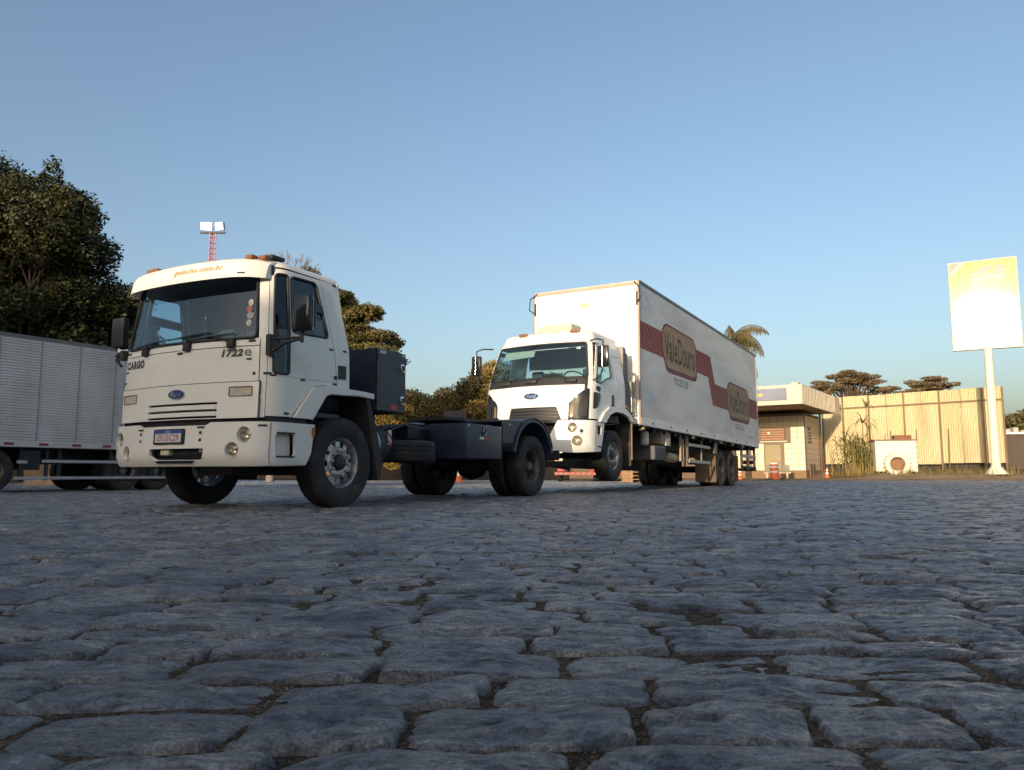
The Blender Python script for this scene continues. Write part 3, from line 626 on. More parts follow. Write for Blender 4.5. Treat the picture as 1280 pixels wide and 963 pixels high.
    bu = obj('bumper', panel(bp, Bw, [circle((s, z), r, 26) for s, z, r in HL] + [oph, stepR, stepL], t=.03, res=.07), WHITE, t, 30)
    obj('bumper_lip', lineon([(-bs(.60), .475), (-1.15, .462), (1.15, .462), (bs(.60), .475)], Bw, .028, -.03, closed=False), WHITE, bu, 60)
    for s, z, r in HL: lamp(bu, Bw, s, z, r)
    obj('tow_recess', panel([(-.38, .48), (.55, .48), (.55, .66), (-.38, .66)], Bw, off=-.10, t=.01), BLACKP, bu)
    obj('tow_bracket', MB().box(1.27, 1.33, -.17, -.04, .575, .635, .006), CREAM, bu); obj('tow_bracket', MB().box(1.24, 1.30, .38, .48, .60, .64, .006), ALU, bu)
    obj('lower_lip', panel([(-.20, .492), (.33, .492), (.36, .512), (-.22, .512)], Bw, off=.012, t=.02), BLACKP, bu)
    for st, g in ((stepR, 1), (stepL, -1)):
        obj('step_recess', panel(st, Bw, off=-.07, t=.01), WHITE, bu); obj('step_tread', panel([(g * bs(1.04), .545), (g * bs(.79), .545), (g * bs(.79), .563), (g * bs(1.04), .563)], Bw, off=.005, t=.09), BLACKP, bu)
        obj('step_tread', panel([(g * bs(1.05), .79), (g * bs(.80), .79), (g * bs(.80), .805), (g * bs(1.05), .805)], Bw, off=.004, t=.09), BLACKP, bu)
        obj('side_reflector', panel([(g * bs(.545), .78), (g * bs(.505), .78), (g * bs(.505), .87), (g * bs(.545), .87)], Bw, off=.012, t=.01), AMBER, bu)
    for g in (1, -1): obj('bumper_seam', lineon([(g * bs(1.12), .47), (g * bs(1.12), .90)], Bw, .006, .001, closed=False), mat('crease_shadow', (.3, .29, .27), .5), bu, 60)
    clips(bu, Bw, [(.44, .855), (-.50, .845), (1.16, .865)], .045, .010)
    for s in (-.50, .44):
        for z in (.80, .725): obj('bumper_bolt', panel(circle((s, z), .018, 12), Bw, off=.004, t=.01), BLACKP, bu)
    pl = obj('license_plate', panel(rpoly([(-.235, .685), (.235, .685), (.235, .845), (-.235, .845)], .015), Bw, off=.016, t=.014), BLACKP, bu, 30)
    obj('plate_face', panel(rpoly([(-.205, .705), (.195, .705), (.195, .833), (-.205, .833)], .01), Bw, off=.019, t=.003), PLATEW, pl)
    obj('plate_band', panel(rpoly([(-.205, .797), (.195, .797), (.195, .833), (-.205, .833)], .008), Bw, off=.0205, t=.002), PLATEB, pl)
    obj('plate_lettering', lettering('EFU3C29', -.155, .165, .718, .788, Bw, .0215, bold=.012), PLATER, pl)
    obj('plate_lettering', lettering('BRASIL', -.04, .04, .806, .824, Bw, .0215, bold=.012), PLATEW, pl)
    obj('plate_lettering', lettering('BR', -.195, -.170, .722, .738, Bw, .0215), PLATER, pl)
    # mirrors
    for g in (1, -1):
        y = 1.50 if g > 0 else -1.44; x = 1.04 if g > 0 else .99
        m = obj('mirror', MB().box(x - .045, x + .045, y - .115, y + .115, 1.80 if g > 0 else 1.87, 2.19 if g > 0 else 2.24, .04), BLACKG if g > 0 else BLACKP, t, 50)
        obj('mirror_glass', MB().box(x - .05, x - .046, y - .095, y + .095, 1.83, 2.16), CHROME, m)
        mb = MB(); mb.tube([(1.13, g * 1.18, 1.62), (1.10, g * 1.32, 1.70), (x, y, 1.74)], .016); mb.tube([(1.13, g * 1.18, 1.75), (1.12, g * 1.3, 1.75), (x, y, 1.75)], .014); mb.tube([(x, y, 1.70), (x, y, 1.82)], .018)
        mb.tube([(x - .05, y + g * .12, 1.85), (x - .05, y + g * .12, 2.15)], .010, 6); obj('mirror_arm', mb, BLACKP, m, 50)
        obj('mirror_bracket', MB().box(1.09, 1.16, g * 1.15 - .03, g * 1.15 + .03, 1.58 if g > 0 else 1.68, 1.80, .012), BLACKP, m)
    # chassis
    for g in (1, -1): obj('frame_rail', MB().box(-6.1, 1.15, g * .40 - .035, g * .40 + .035, .78, 1.03, .01), CHASSIS, t)
    for x in (-.5, -1.9, -3.1, -3.9, -4.9, -5.9): obj('cross_member', MB().box(x - .06, x + .06, -.40, .40, .80, 1.0, .01), CHASSIS, t)
    obj('engine', MB().box(-.3, .9, -.42, .42, .55, 1.1, .08), CHASSIS, t, 50); obj('oil_pan', MB().box(.1, .75, -.25, .25, .36, .56, .06), mat('oily_metal', (.06, .05, .04), .5, .3), t, 50)
    obj('front_axle', MB().tube([(0, -1.0, .48), (0, -.7, .42), (0, .7, .42), (0, 1.0, .48)], .06), CHASSIS, t, 50)
    mb = MB().tube([(-4.844, -1.0, .51), (-4.844, 1.0, .51)], .085, 12); mb.lathe([(-.26, .05), (-.2, .18), (0, .25), (.2, .18), (.26, .05)], 20, 'y', (-4.844, 0, .51)); obj('rear_axle', mb, CHASSIS, t, 50)
    obj('drive_shaft', MB().tube([(-.4, 0, .65), (-4.6, 0, .53)], .05, 10), CHASSIS, t, 50)
    for g in (1, -1):
        mb = MB()
        for k in range(5): mb.box(-4.844 - .75 + .1 * k, -4.844 + .75 - .1 * k, g * .46 - .045, g * .46 + .045, .64 + .025 * (4 - k) - .05, .66 + .025 * (4 - k) - .05)
        obj('leaf_spring', mb, CHASSIS, t); mb = MB()
        for k in range(4): mb.box(-.7 + .1 * k, .7 - .1 * k, g * .46 - .04, g * .46 + .04, .52 + .02 * (3 - k), .535 + .02 * (3 - k))
        obj('leaf_spring', mb, CHASSIS, t)
    # wheels
    wheel(t, 0, 1.06, .505, 1, 'out', 'front', spin=.2); wheel(t, 0, -1.06, .505, -1, 'out', 'front')
    for g in (1, -1):
        wheel(t, -4.844, g * 1.06, .505, g, 'in', 'rear', spin=.3); wheel(t, -4.844, g * .73, .505, -g, 'in', 'rear', nuts=False, hub=False)
    # big locker behind the cab
    tb = obj('tool_locker', MB().box(-1.50, -.86, -.98, .95, 1.165, 1.965, .012), DARKTB, t, 30)
    obj('locker_door', MB().box(-1.49, -.88, .951, .962, 1.18, 1.955, .004), mat('locker_door_navy', (.014, .021, .040), .38, var=.12), tb)
    for z in (1.765, 1.335):
        l = obj('locker_latch', MB().box(-1.455, -1.375, .962, .972, z - .055, z + .055, .012), CHROME, tb, 40); obj('latch_cup', MB().box(-1.44, -1.395, .9715, .974, z - .032, z + .032, .004), BLACKP, l)
    obj('locker_plate', MB().box(-1.06, -.93, .962, .966, 1.905, 1.95), ALU, tb); obj('locker_plate', MB().box(-1.47, -1.40, .962, .966, 1.915, 1.945), ALU, tb); obj('locker_reflector', MB().box(-1.30, -1.17, .962, .967, 1.20, 1.26), RED, tb)
    for z in (1.28, 1.56, 1.84): obj('locker_hinge', MB().box(-.905, -.872, .962, .972, z - .04, z + .04, .004), CHASSIS, tb)
    for k in range(6): obj('locker_rivet', MB().lathe([(0, .009), (.005, .007), (.006, .001)], 8, 'y', (-.93 - .1 * k, .962, 1.19)), ALU, tb)
    obj('air_tank', MB().lathe([(-.30, .001), (-.28, .09), (-.24, .115), (.24, .115), (.28, .09), (.30, .001)], 18, 'x', (-2.35, .62, .62)), CHASSIS, t, 50)
    for x in (-2.9, -3.5):
        for g in (1, -1): obj('locker_hinge', MB().box(x - .06, x + .06, g * 1.2 - .004, g * 1.2 + .008, .602, .63, .003), CHASSIS, t)
    obj('locker_stand', MB().box(-1.45, -.92, -.5, .5, 1.03, 1.165), CHASSIS, t)
    # fuel tank, hoses
    tk = obj('fuel_tank', MB().lathe([(-1.03, .001), (-1.03, .20), (-1.01, .235), (-.66, .235), (-.64, .20), (-.64, .001)], 24, 'x', (0, .86, .73)), CHASSIS, t, 40); tk.scale = (1, 1, 1)
    obj('tank_strap', MB().lathe([(-.80, .238), (-.80, .243), (-.74, .243), (-.74, .238)], 24, 'x', (0, .86, .73)), ALU, tk, 40)
    hz = MB(); hz.prism([(-.95, .74), (-1.02, .74), (-1.02, .92), (-.95, .92)], 1.095, 1.10, 'y'); obj('hazard_plate', hz, PLATEW, tk)
    for k in range(2): obj('hazard_stripe', MB().prism([(-.95, .90 - .09 * k), (-.95, .86 - .09 * k), (-1.02, .80 - .09 * k), (-1.02, .84 - .09 * k)], 1.10, 1.103, 'y'), RED, tk)
    for k in range(4):
        y = .15 + .12 * k; obj('air_hose', MB().tube([(-1.0, y, 1.10), (-1.4, y + .1, .98 - .03 * k), (-1.9, y + .15, 1.05), (-2.4, y + .05, .93 + .03 * k), (-2.9, y, 1.02)], .016, 6), BLACKP, t, 60)
    obj('valve_block', MB().box(-2.3, -2.0, .45, .65, .86, 1.06, .02), CHASSIS, t); obj('silencer', MB().lathe([(-.3, .001), (-.3, .12), (.3, .12), (.3, .001)], 20, 'x', (-1.5, -.75, .7)), RUST, t, 40)
    # spare tyre carried flat
    sp = obj('spare_wheel', RIMS[('in', 0)][0], None, t, loc=(-1.72, .68, .675), rot=(R(90), 0, 0)); obj('tyre', TY['front'], None, sp)
    # side locker and rear fenders
    for g in (1, -1):
        b = obj('side_locker', MB().box(-3.73, -2.67, min(g * .55, g * 1.2), max(g * .55, g * 1.2), .60, 1.105, .01), NAVY, t, 30)
        if g > 0:
            obj('locker_handle', MB().box(-3.22, -3.13, 1.2, 1.212, .97, 1.06, .012), BLACKP, b, 40); obj('handle_ring', MB().tube([(-3.175 + .045 * math.cos(q), 1.215, 1.0 + .055 * math.sin(q)) for q in np.linspace(0, 2 * math.pi, 17)], .007, 5, caps=False), CHROME, b, 60)
            obj('reflective_tape', MB().box(-3.17, -3.05, 1.2, 1.203, .885, .925), PLATEW, b); obj('reflective_tape', MB().box(-3.30, -3.17, 1.2, 1.203, .885, .925), RED, b)
            for x in (-2.73, -3.67): obj('locker_bolt', MB().box(x - .025, x + .025, 1.2, 1.205, 1.065, 1.095, .003), ALU, b)
        f = lambda s, z: (-s, g * 1.215 if True else 0, z)
        th = np.linspace(R(8), R(172), 26); arc = [(4.86 - .60 * math.cos(q) * 1.12, .64 + .60 * math.sin(q)) for q in th]; arco = [(4.86 - .66 * math.cos(q) * 1.12, .64 + .665 * math.sin(q)) for q in th]
        lo = [(3.76, .86), (4.20, .86)]
        ring = MB()
        for i in range(len(arc) - 1):
            if arc[i][0] < 4.0 and arc[i][1] < .8: continue
            p0, p1, q1, q0 = arc[i], arc[i + 1], arco[i + 1], arco[i]
            ring.prism([(-p0[0], p0[1]), (-p1[0], p1[1]), (-q1[0], q1[1]), (-q0[0], q0[1])], min(g * .58, g * 1.21), max(g * .58, g * 1.21), 'y')
        rf = obj('rear_fender', ring, NAVY, t, 40)
        sidep = [(-3.76, .86), (-3.76, 1.205), (-4.45, 1.225), (-4.62, 1.285)] + [(-x, z) for x, z in arc if 4.25 < x < 4.62][::-1] + [(-4.30, .86)]
        obj('fender_skirt', MB().prism(sidep, g * 1.18, g * 1.2, 'y'), NAVY, rf)
        obj('fender_skirt', MB().box(-4.55, -3.76, min(g * .55, g * 1.18), max(g * .55, g * 1.18), 1.195, 1.21), NAVY, rf)
        obj('fender_edge', MB().tube([(-x, g * 1.215, z) for x, z in arco if z > .80], .014, 6), NAVY, rf, 60)
        obj('fender_bolt', MB().box(-4.02, -3.97, g * 1.2 - .004, g * 1.2 + .006, 1.145, 1.165), ALU, rf)
    # fifth wheel coupling
    fw = MB(); pl = [(-3.35, .0), (-3.45, .38), (-3.8, .46), (-4.35, .46), (-4.75, .40), (-4.95, .18), (-4.55, .05), (-4.55, -.05), (-4.95, -.18), (-4.75, -.40), (-4.35, -.46), (-3.8, -.46), (-3.45, -.38)]
    fw.prism(pl, 1.225, 1.275); fwo = obj('fifth_wheel', fw, mat('greasy_steel', (.03, .028, .026), .35, .4, var=.3), t)
    for g in (1, -1): obj('coupling_bracket', MB().prism([(-3.85, 1.03), (-4.5, 1.03), (-4.3, 1.225), (-4.0, 1.225)], g * .40 - .03, g * .40 + .03, 'y'), CHASSIS, fwo)
    obj('sub_frame', MB().box(-5.9, -2.75, -.45, .45, 1.03, 1.075, .01), CHASSIS, t)
    # towing crossbar and arms that hold the second truck's front axle
    tw = obj('tow_beam', MB().box(-6.25, -5.35, -.16, .16, .98, 1.20, .02), CHASSIS, t, 30)
    obj('tow_mast', MB().prism([(-5.25, 1.07), (-5.6, 1.07), (-5.55, 1.55), (-5.38, 1.55)], -.95, -.55, 'y'), CHASSIS, tw)
    for g in (1, -1):
        obj('tow_arm', MB().tube([(-5.9, g * .3, 1.0), (-6.4, g * .42, .62), (-8.0, g * .45, .50)], .055, 8), CHASSIS, tw, 50); obj('chain', MB().tube([(-5.9, g * .5, 1.1), (-6.5, g * .6, .9), (-6.9, g * .62, .95)], .02, 6), CHASSIS, tw, 60)
    link = mesh('chain_link', MB().tube([(.035 * math.cos(q_), .018 * math.sin(q_), 0) for q_ in np.linspace(0, 2 * math.pi, 11)], .007, 5, caps=False), STEELD)
    for g in (1, -1):
        for k in range(16): f_ = k / 15; o_ = obj('chain_link', link, None, tw, loc=(-5.95 - 1.0 * f_, g * (.55 + .12 * f_), 1.12 - .75 * f_ * (1 - f_) - .1 * f_), rot=(math.pi / 2 * (k % 2), R(25 - 60 * f_), 0))
    obj('tow_cradle', MB().box(-6.95, -6.8, -.95, .95, .50, .62, .02), CHASSIS, tw); obj('winch', MB().lathe([(-.3, .001), (-.3, .15), (-.27, .15), (-.26, .09), (.26, .09), (.27, .15), (.3, .15), (.3, .001)], 18, 'y', (-5.2, 0, 1.22)), CHASSIS, tw, 40)
    for k in range(3): obj('hydraulic_hose', MB().tube([(-3.0, -.2 + .2 * k, 1.08), (-3.6, -.25 + .2 * k, 1.16 + .02 * k), (-4.9, -.1 + .1 * k, 1.12), (-5.3, -.05 + .05 * k, 1.2)], .014, 6), BLACKP, tw, 60)
    obj('tail_panel', MB().box(-6.14, -6.1, -1.1, 1.1, .62, .80, .01), CHASSIS, t)
    for g in (1, -1): obj('tail_light', MB().box(-6.17, -6.135, g * .85 - .18, g * .85 + .18, .64, .78, .015), RED, t, 40)
    return t
TRACTOR = tractor()

# ------------------------------------------------------------------ towed box truck
def corrugated(L, z0, z1, pitch, depth, y, x0, out=1, groove=.27):
    """sheet of horizontal ribs, from x0 backwards over length L, outer face at y"""
    prof = []; z = z0
    while z < z1 - 1e-6:
        zt = min(z + pitch, z1); g = pitch * groove
        prof += [(z, y - out * depth), (z + g * .5, y - out * depth), (z + g * .75, y), (zt - g * .25, y)]; z = zt
    prof.append((z1, y - out * depth))
    n = len(prof); V = [(x0, b, a) for a, b in prof] + [(x0 - L, b, a) for a, b in prof]
    return MB().add(V, [(i, i + 1, n + i + 1, n + i) for i in range(n - 1)])
def cut_grooves(mb, z0, z1, pitch, groove=.27):
    """drop the strips of a decal that would hang over the grooves"""
    bm = bmesh.new(); vs = [bm.verts.new(v) for v in mb.v]
    for f in mb.f:
        try: bm.faces.new([vs[i] for i in f])
        except ValueError: pass
    zs = [v.co.z for v in bm.verts]; lo, hi = min(zs), max(zs); z = z0; g = pitch * groove
    while z < z1:
        for c in (z - g * .3, z + g * .8):
            if lo < c < hi: bmesh.ops.bisect_plane(bm, geom=bm.verts[:] + bm.edges[:] + bm.faces[:], plane_co=(0, 0, c), plane_no=(0, 0, 1), dist=1e-5)
        z += pitch
    kill = []
    for f in bm.faces:
        c = f.calc_center_median().z; k = round((c - z0 - g * .25) / pitch)
        if abs(c - (z0 + k * pitch + g * .25)) < g * .54: kill.append(f)
    bmesh.ops.delete(bm, geom=kill, context='FACES'); bm.verts.index_update()
    out = MB(); out.add([v.co for v in bm.verts], [[v.index for v in f.verts] for f in bm.faces]); bm.free(); return out
def box_truck():
    a, q = .5231, .0154
    t = empty('box_truck', 'white box truck with red-banded ribbed cargo box, towed with its front wheels raised', 'truck', (5.0317, 23.02, 0), (0, -q, math.atan2(-math.cos(a), -math.sin(a))))
    W = Wrap(9.47, 1.22, .36, .16, [(1.2, 1.215), (2.05, 1.215), (2.75, 1.11), (2.9, 1.05), (3.1, .98)], [(1.2, 9.47), (1.95, 9.36), (2.78, 9.02), (2.9, 8.94), (3.1, 8.8)], 8.2)
    sx = W.sx; S0 = W.Sc
    gr = [(-.47, 1.255), (-.43, 1.485), (.55, 1.485), (.66, 1.255)]
    hd = obj('hood_panel', panel([(-1.06, 1.255), (-.48, 1.255), (-.44, 1.50), (.56, 1.50), (.67, 1.255), (.80, 1.255), (.80, 1.57), (1.0, 1.76), (1.09, 1.82), (1.09, 1.925), (-1.09, 1.925), (-1.09, 1.82), (-1.0, 1.76), (-.86, 1.57), (-.86, 1.255)][1:-2] + [(-.86, 1.56), (-.86, 1.255)], W), WHITE2, t, 30)
    gp = obj('grille', panel(gr, W, off=-.02, t=.02), BLACKP, t, 30)
    for z in (1.31, 1.37, 1.43): obj('grille_slat', panel([(-.44, z - .012), (.60, z - .012), (.58, z + .012), (-.43, z + .012)], W, off=.0, t=.012), BLACKG, gp)
    badge(t, W, .03, 1.72, .165, .066)
    for g in (1, -1):
        f = (lambda p: p) if g > 0 else mir
        v = obj('corner_vent', panel(f(rpoly([(.81, 1.27), (1.20, 1.255), (1.20, 1.84), (1.10, 1.80), (.87, 1.65), (.81, 1.54)], [.02, .01, .01, .05, .06, .06])), W, off=.005, t=.03), BLACKG, t, 30)
        obj('vent_slot', panel(f(rpoly([(.98, 1.32), (1.16, 1.30), (1.17, 1.72), (1.08, 1.70), (.99, 1.55)], .04)), W, off=.012, t=.008), BLACKP, v, 30)
        obj('vent_lamp', panel(f(rpoly([(.83, 1.30), (.90, 1.30), (.90, 1.58), (.84, 1.52)], .02)), W, off=.012, t=.008), mat('smoked_lens', (.20, .13, .08), .12), v, 30)
    # windshield and its black lower band
    bandp = rpoly([(-1.15, 1.93), (1.15, 1.93), (1.14, 2.07), (-1.14, 2.07)], .02)
    obj('cowl_panel', panel(bandp, W, off=.004), BLACKP, t, 30)
    wpoly = rpoly([(-1.14, 2.075), (1.14, 2.075), (1.10, 2.80), (-1.10, 2.80)], .07)
    ws = obj('windshield', panel(wpoly, W, t=.006), GLASS, t, 40); obj('gasket', lineon(wpoly, W, .018, .0), BLACKP, ws, 40)
    for s0, s1, z1 in ((-.62, -.15, 2.17), (.0, .45, 2.16), (.80, .35, 2.20)):
        p0 = Vector(W(s0, 2.0)) + nrm(W, s0, 2.0) * .03; p1 = Vector(W(s1, z1)) + nrm(W, s1, z1) * .03
        mb = MB().tube([p0, p0.lerp(p1, .5), p1], [.014, .01, .008]); mb.box(p0.x - .03, p0.x + .03, p0.y - .13, p0.y + .13, 1.975, 2.03, .015); obj('wiper', mb, BLACKP, ws, 40)
    obj('sun_shade', panel(rpoly([(-.98, 2.56), (-.12, 2.585), (-.12, 2.72), (-.95, 2.735)], .02), W, off=-.06, t=.01), CREAM, t)
    obj('sticker', panel([(.88, 2.66), (.97, 2.66), (.97, 2.71), (.88, 2.71)], W, off=.001, t=.001), PLATEW, ws)
    # roof front, roof
    rf = obj('roof', panel([(-sx(7.52), 2.80 - .0), (-1.15, 2.815), (1.15, 2.815), (sx(7.52), 2.80), (sx(7.52), 3.0), (-sx(7.52), 3.0)], W, res=.1), WHITE2, t, 50)
    rs = cab_shell(t, W, WHITE2, 2.995, 7.5, 'roof_dome', rise=.13, xfront_in=.5)
    for s in (-.62, -.52, .78, .88): p = W(s, 2.98); obj('marker_light', MB().box(p[0] - .07, p[0] + .03, p[1] - .05, p[1] + .05, 3.03, 3.09, .02), BRONZE, t, 50)
    obj('roof_air_unit', MB().add([(8.50, -.40, 3.09), (8.50, .46, 3.09), (7.80, .46, 3.11), (7.80, -.40, 3.11), (8.36, -.33, 3.32), (8.36, .40, 3.32), (7.88, .38, 3.35), (7.88, -.31, 3.35)], [(0, 1, 2, 3), (4, 7, 6, 5), (0, 4, 5, 1), (1, 5, 6, 2), (2, 6, 7, 3), (3, 7, 4, 0)]), mat('air_unit_cream', (.62, .55, .42), .5, var=.05), t)
    # doors
    sd_ = lambda p: W.side(p)
    D = [(9.13, 1.27), (9.13, 2.0), (9.05, 2.50), (8.98, 2.78), (8.22, 2.79), (8.10, 2.70), (8.07, 1.62), (8.25, 1.60), (8.48, 1.50), (8.72, 1.33), (8.80, 1.27)]
    win = rpoly([(9.05, 1.985), (8.98, 2.40), (8.92, 2.70), (8.30, 2.72), (8.19, 2.66), (8.19, 2.17), (8.62, 2.07), (8.80, 1.985)], .05)
    for g in (1, -1):
        f = sd_ if g > 0 else (lambda p: mir(sd_(p)))
        d0 = sx(9.13) - .006; cp = [(d0 - .04, 1.265), (d0, 1.265), (d0, 2.0), (d0, 2.80), (1.12, 2.80), (1.155, 2.07), (1.155, 1.85), (1.205, 1.85), (1.205, 1.265)]
        obj('corner_panel', panel(cp if g > 0 else mir(cp), W), WHITE2, t, 30)
        d = obj('door', panel(f(D), W, [f(win)]), WHITE2, t, 30); gl = obj('window', panel(f(win), W, t=.005, off=-.006), GLASS, d, 40); obj('gasket', lineon(f(win), W, .014, .002), BLACKP, gl, 40)
        obj('lower_window', panel(f(rpoly([(9.10, 1.46), (9.10, 1.79), (8.82, 1.78), (8.83, 1.66), (8.95, 1.50)], [.02, .03, .04, .08, .08])), W, off=.006, t=.008), BLACKG, d, 30)
        obj('handle', panel(f(rpoly([(8.22, 1.60), (8.22, 1.81), (8.12, 1.81), (8.12, 1.58)], .03)), W, off=.012, t=.02), BLACKP, d, 30)
        obj('step_recess', panel(f(rpoly([(9.02, 1.92), (9.03, 1.84), (8.88, 1.80), (8.80, 1.90)], .03)), W, off=.004, t=.01), BLACKP, d)
        Q = [(8.215, 2.80), (8.09, 2.72), (8.055, 1.62), (8.0, 1.60), (7.52, 1.58), (7.50, 1.7), (7.50, 2.80)]
        sp = obj('sleeper_panel', panel(f(Q), W), WHITE2, t, 30); obj('panel_seam', lineon(f([(7.95, 1.75), (7.95, 2.65), (7.62, 2.65)]), W, .006, .0, closed=False), mat('seam_grey', (.35, .33, .30), .6), sp, 60)
        A0 = [(8.90, 1.225), (8.68, 1.42), (8.40, 1.555), (8.0, 1.60), (7.55, 1.575), (7.25, 1.47), (7.12, 1.34), (7.19, 1.33), (7.40, 1.42), (7.72, 1.48), (8.10, 1.48), (8.40, 1.40), (8.58, 1.27), (8.60, 1.225)]
        fd = obj('fender', panel(f(A0), W, off=.05, t=.09, res=.08), WHITE2, t, 40)
        y0, y1 = (.75, 1.2) if g > 0 else (-1.2, -.75); ar = A0[7:13]; mb = MB()
        for i in range(len(ar) - 1): mb.prism([ar[i], ar[i + 1], (ar[i + 1][0], ar[i + 1][1] + .015), (ar[i][0], ar[i][1] + .015)], y0, y1, 'y')
        obj('wheel_arch_liner', mb, BLACKP, fd)
        obj('fender_lamp', panel(f(rpoly([(7.62, 1.60), (7.45, 1.57), (7.45, 1.63), (7.60, 1.66)], .02)), W, off=.06, t=.02), BRONZE, fd)
        obj('mud_flap', MB().prism([(7.17, 1.40), (7.12, 1.40), (7.14, .42), (7.18, .42)], g * 1.0 - .16, g * 1.0 + .2, 'y'), RUBBERD, t)
        obj('flap_stay', MB().box(7.11, 7.15, g * 1.2 - .02, g * 1.2 + .02, .55, 1.42), mat('stay_warm_lit', (.30, .20, .12), .6, var=.2), t)  # warm sunlight is put into the stay's colour
        # mirrors
        yy = g * 1.42; m = obj('mirror', MB().box(9.06, 9.16, yy - .11, yy + .11, 2.24, 2.66, .04), BLACKG, t, 50); obj('mirror_glass', MB().box(9.054, 9.059, yy - .09, yy + .09, 2.27, 2.63), CHROME, m)
        obj('mirror_arm', MB().tube([(8.98, g * 1.10, 2.80), (9.10, g * 1.28, 2.80), (9.12, yy, 2.76), (9.12, yy, 2.62)], .015), BLACKP, m, 60); obj('mirror_arm', MB().tube([(9.05, g * 1.18, 2.02), (9.12, g * 1.36, 2.06), (9.12, yy, 2.26)], .014), BLACKP, m, 60)
        obj('mirror_post', MB().tube([(9.165, yy, 2.26), (9.165, yy, 2.64)], .008), CHROME, m, 60)
    obj('rear_wall', MB().box(7.49, 7.52, -1.05, 1.05, 1.3, 2.98), WHITE2, t)
    obj('air_intake', MB().prism([(7.47, 1.55), (7.20, 1.52), (7.22, 2.70), (7.32, 2.90), (7.46, 2.92)], .90, 1.16, 'y'), mat('intake_grey', (.30, .29, .27), .6, var=.15), t)
    for k in range(22): obj('intake_rib', MB().box(7.21, 7.47, 1.16, 1.168, 1.60 + .055 * k, 1.62 + .055 * k), mat('intake_rib_dark', (.10, .095, .09), .7), t)
    obj('cab_floor', MB().box(7.55, 9.2, -1.1, 1.1, 1.28, 1.34), INTER, t); obj('dashboard', MB().box(8.72, 9.15, -1.08, 1.08, 1.6, 2.03, .08), INTER, t, 50); seat(t, 8.2, .6, 1.5); seat(t, 8.2, -.6, 1.5)
    mb = MB(); c = Vector((8.62, .6, 2.12)); M = Matrix.Rotation(R(-35), 3, 'Y'); mb.tube([c + M @ Vector((.23 * math.cos(u), .23 * math.sin(u), 0)) for u in np.linspace(0, 2 * math.pi, 29)], .015, 6, caps=False); mb.tube([c + M @ Vector((0, .23, 0)), c + M @ Vector((0, -.23, 0))], .016, 6); obj('steering_wheel', mb, BLACKP, t, 60)
    # bumper
    Bw = Wrap(9.52, 1.23, .34, .16, [(.5, 1.19), (.65, 1.22), (1.3, 1.23)], [(.5, 9.40), (.62, 9.47), (.8, 9.52), (1.3, 9.48)], 8.6); bs = Bw.sx
    HL = [(.90, 1.10, .095), (1.0, .85, .10), (-.90, 1.10, .095), (-1.0, .85, .10)]
    stp = rpoly([(bs(9.0), 1.15), (bs(8.78), 1.15), (bs(8.78), .98), (bs(9.0), .98)], .03)
    bp = [(-bs(8.45), .68), (-1.0, .625), (-.42, .66), (-.36, .80), (-.36, 1.0), (-.56, 1.24), (-bs(8.62), 1.24)]
    bp = [(-bs(8.62), 1.235), (-bs(8.70), .90), (-bs(8.80), .66), (-1.0, .625), (-.50, .64), (-.38, .80), (-.46, .95), (-.62, 1.235)][::-1]
    for g in (1, -1):
        pp = bp if g < 0 else mir(bp)
        b = obj('bumper', panel(pp, Bw, [circle((s, z), r, 24) for s, z, r in HL if s * g > 0] + [stp if g > 0 else mir(stp)], t=.03, res=.08), WHITE2, t, 30)
        for s, z, r in HL:
            if s * g > 0: lamp(b, Bw, s, z, r, .05)
        obj('fog_lamp', panel(circle((g * 1.08, 1.03), .035, 14), Bw, off=.006, t=.012), BLACKP, b); obj('step_recess', panel(stp if g > 0 else mir(stp), Bw, off=-.07, t=.01), WHITE2, b)
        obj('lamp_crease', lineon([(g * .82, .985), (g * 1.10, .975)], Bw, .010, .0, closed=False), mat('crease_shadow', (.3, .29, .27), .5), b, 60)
        obj('side_reflector', panel([(g * bs(8.95), .735), (g * bs(8.72), .74), (g * bs(8.72), .765), (g * bs(8.95), .76)], Bw, off=.006, t=.01), BLACKP, b)
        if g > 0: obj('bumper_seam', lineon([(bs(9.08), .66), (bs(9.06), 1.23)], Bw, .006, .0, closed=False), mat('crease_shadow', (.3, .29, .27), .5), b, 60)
    obj('bumper_core', MB().box(9.15, 9.26, -.75, .75, .70, 1.2, .02), CHASSIS, t)
    obj('valance', panel([(-1.25, 1.20), (1.25, 1.20), (1.25, 1.27), (-1.25, 1.27)], W, off=-.05, t=.02), BLACKP, t, 30)
    # cargo box
    XF, XR, Z0, Z1 = 6.836, -4.383, 1.305, 4.48
    PIT = .046
    bx_ = obj('cargo_side', corrugated(XF - XR, Z0 + .16, Z1 - .05, PIT, .015, 1.30, XF), ALUDIM, t); 
    obj('cargo_side', corrugated(XF - XR, Z0 + .16, Z1 - .05, PIT * 2, .009, -1.30, XF, -1), ALUDIM, t)
    obj('cargo_front', MB().box(XF, XF + .02, -1.27, 1.27, Z0 + .02, Z1 - .03, .006), WHITE2, t)
    obj('cargo_roof', MB().box(XR, XF + .01, -1.28, 1.28, Z1 - .04, Z1 + .012, .01), ALU, t); obj('cargo_floor', MB().box(XR, XF, -1.28, 1.28, Z0 - .02, Z0 + .1), CHASSIS, t)
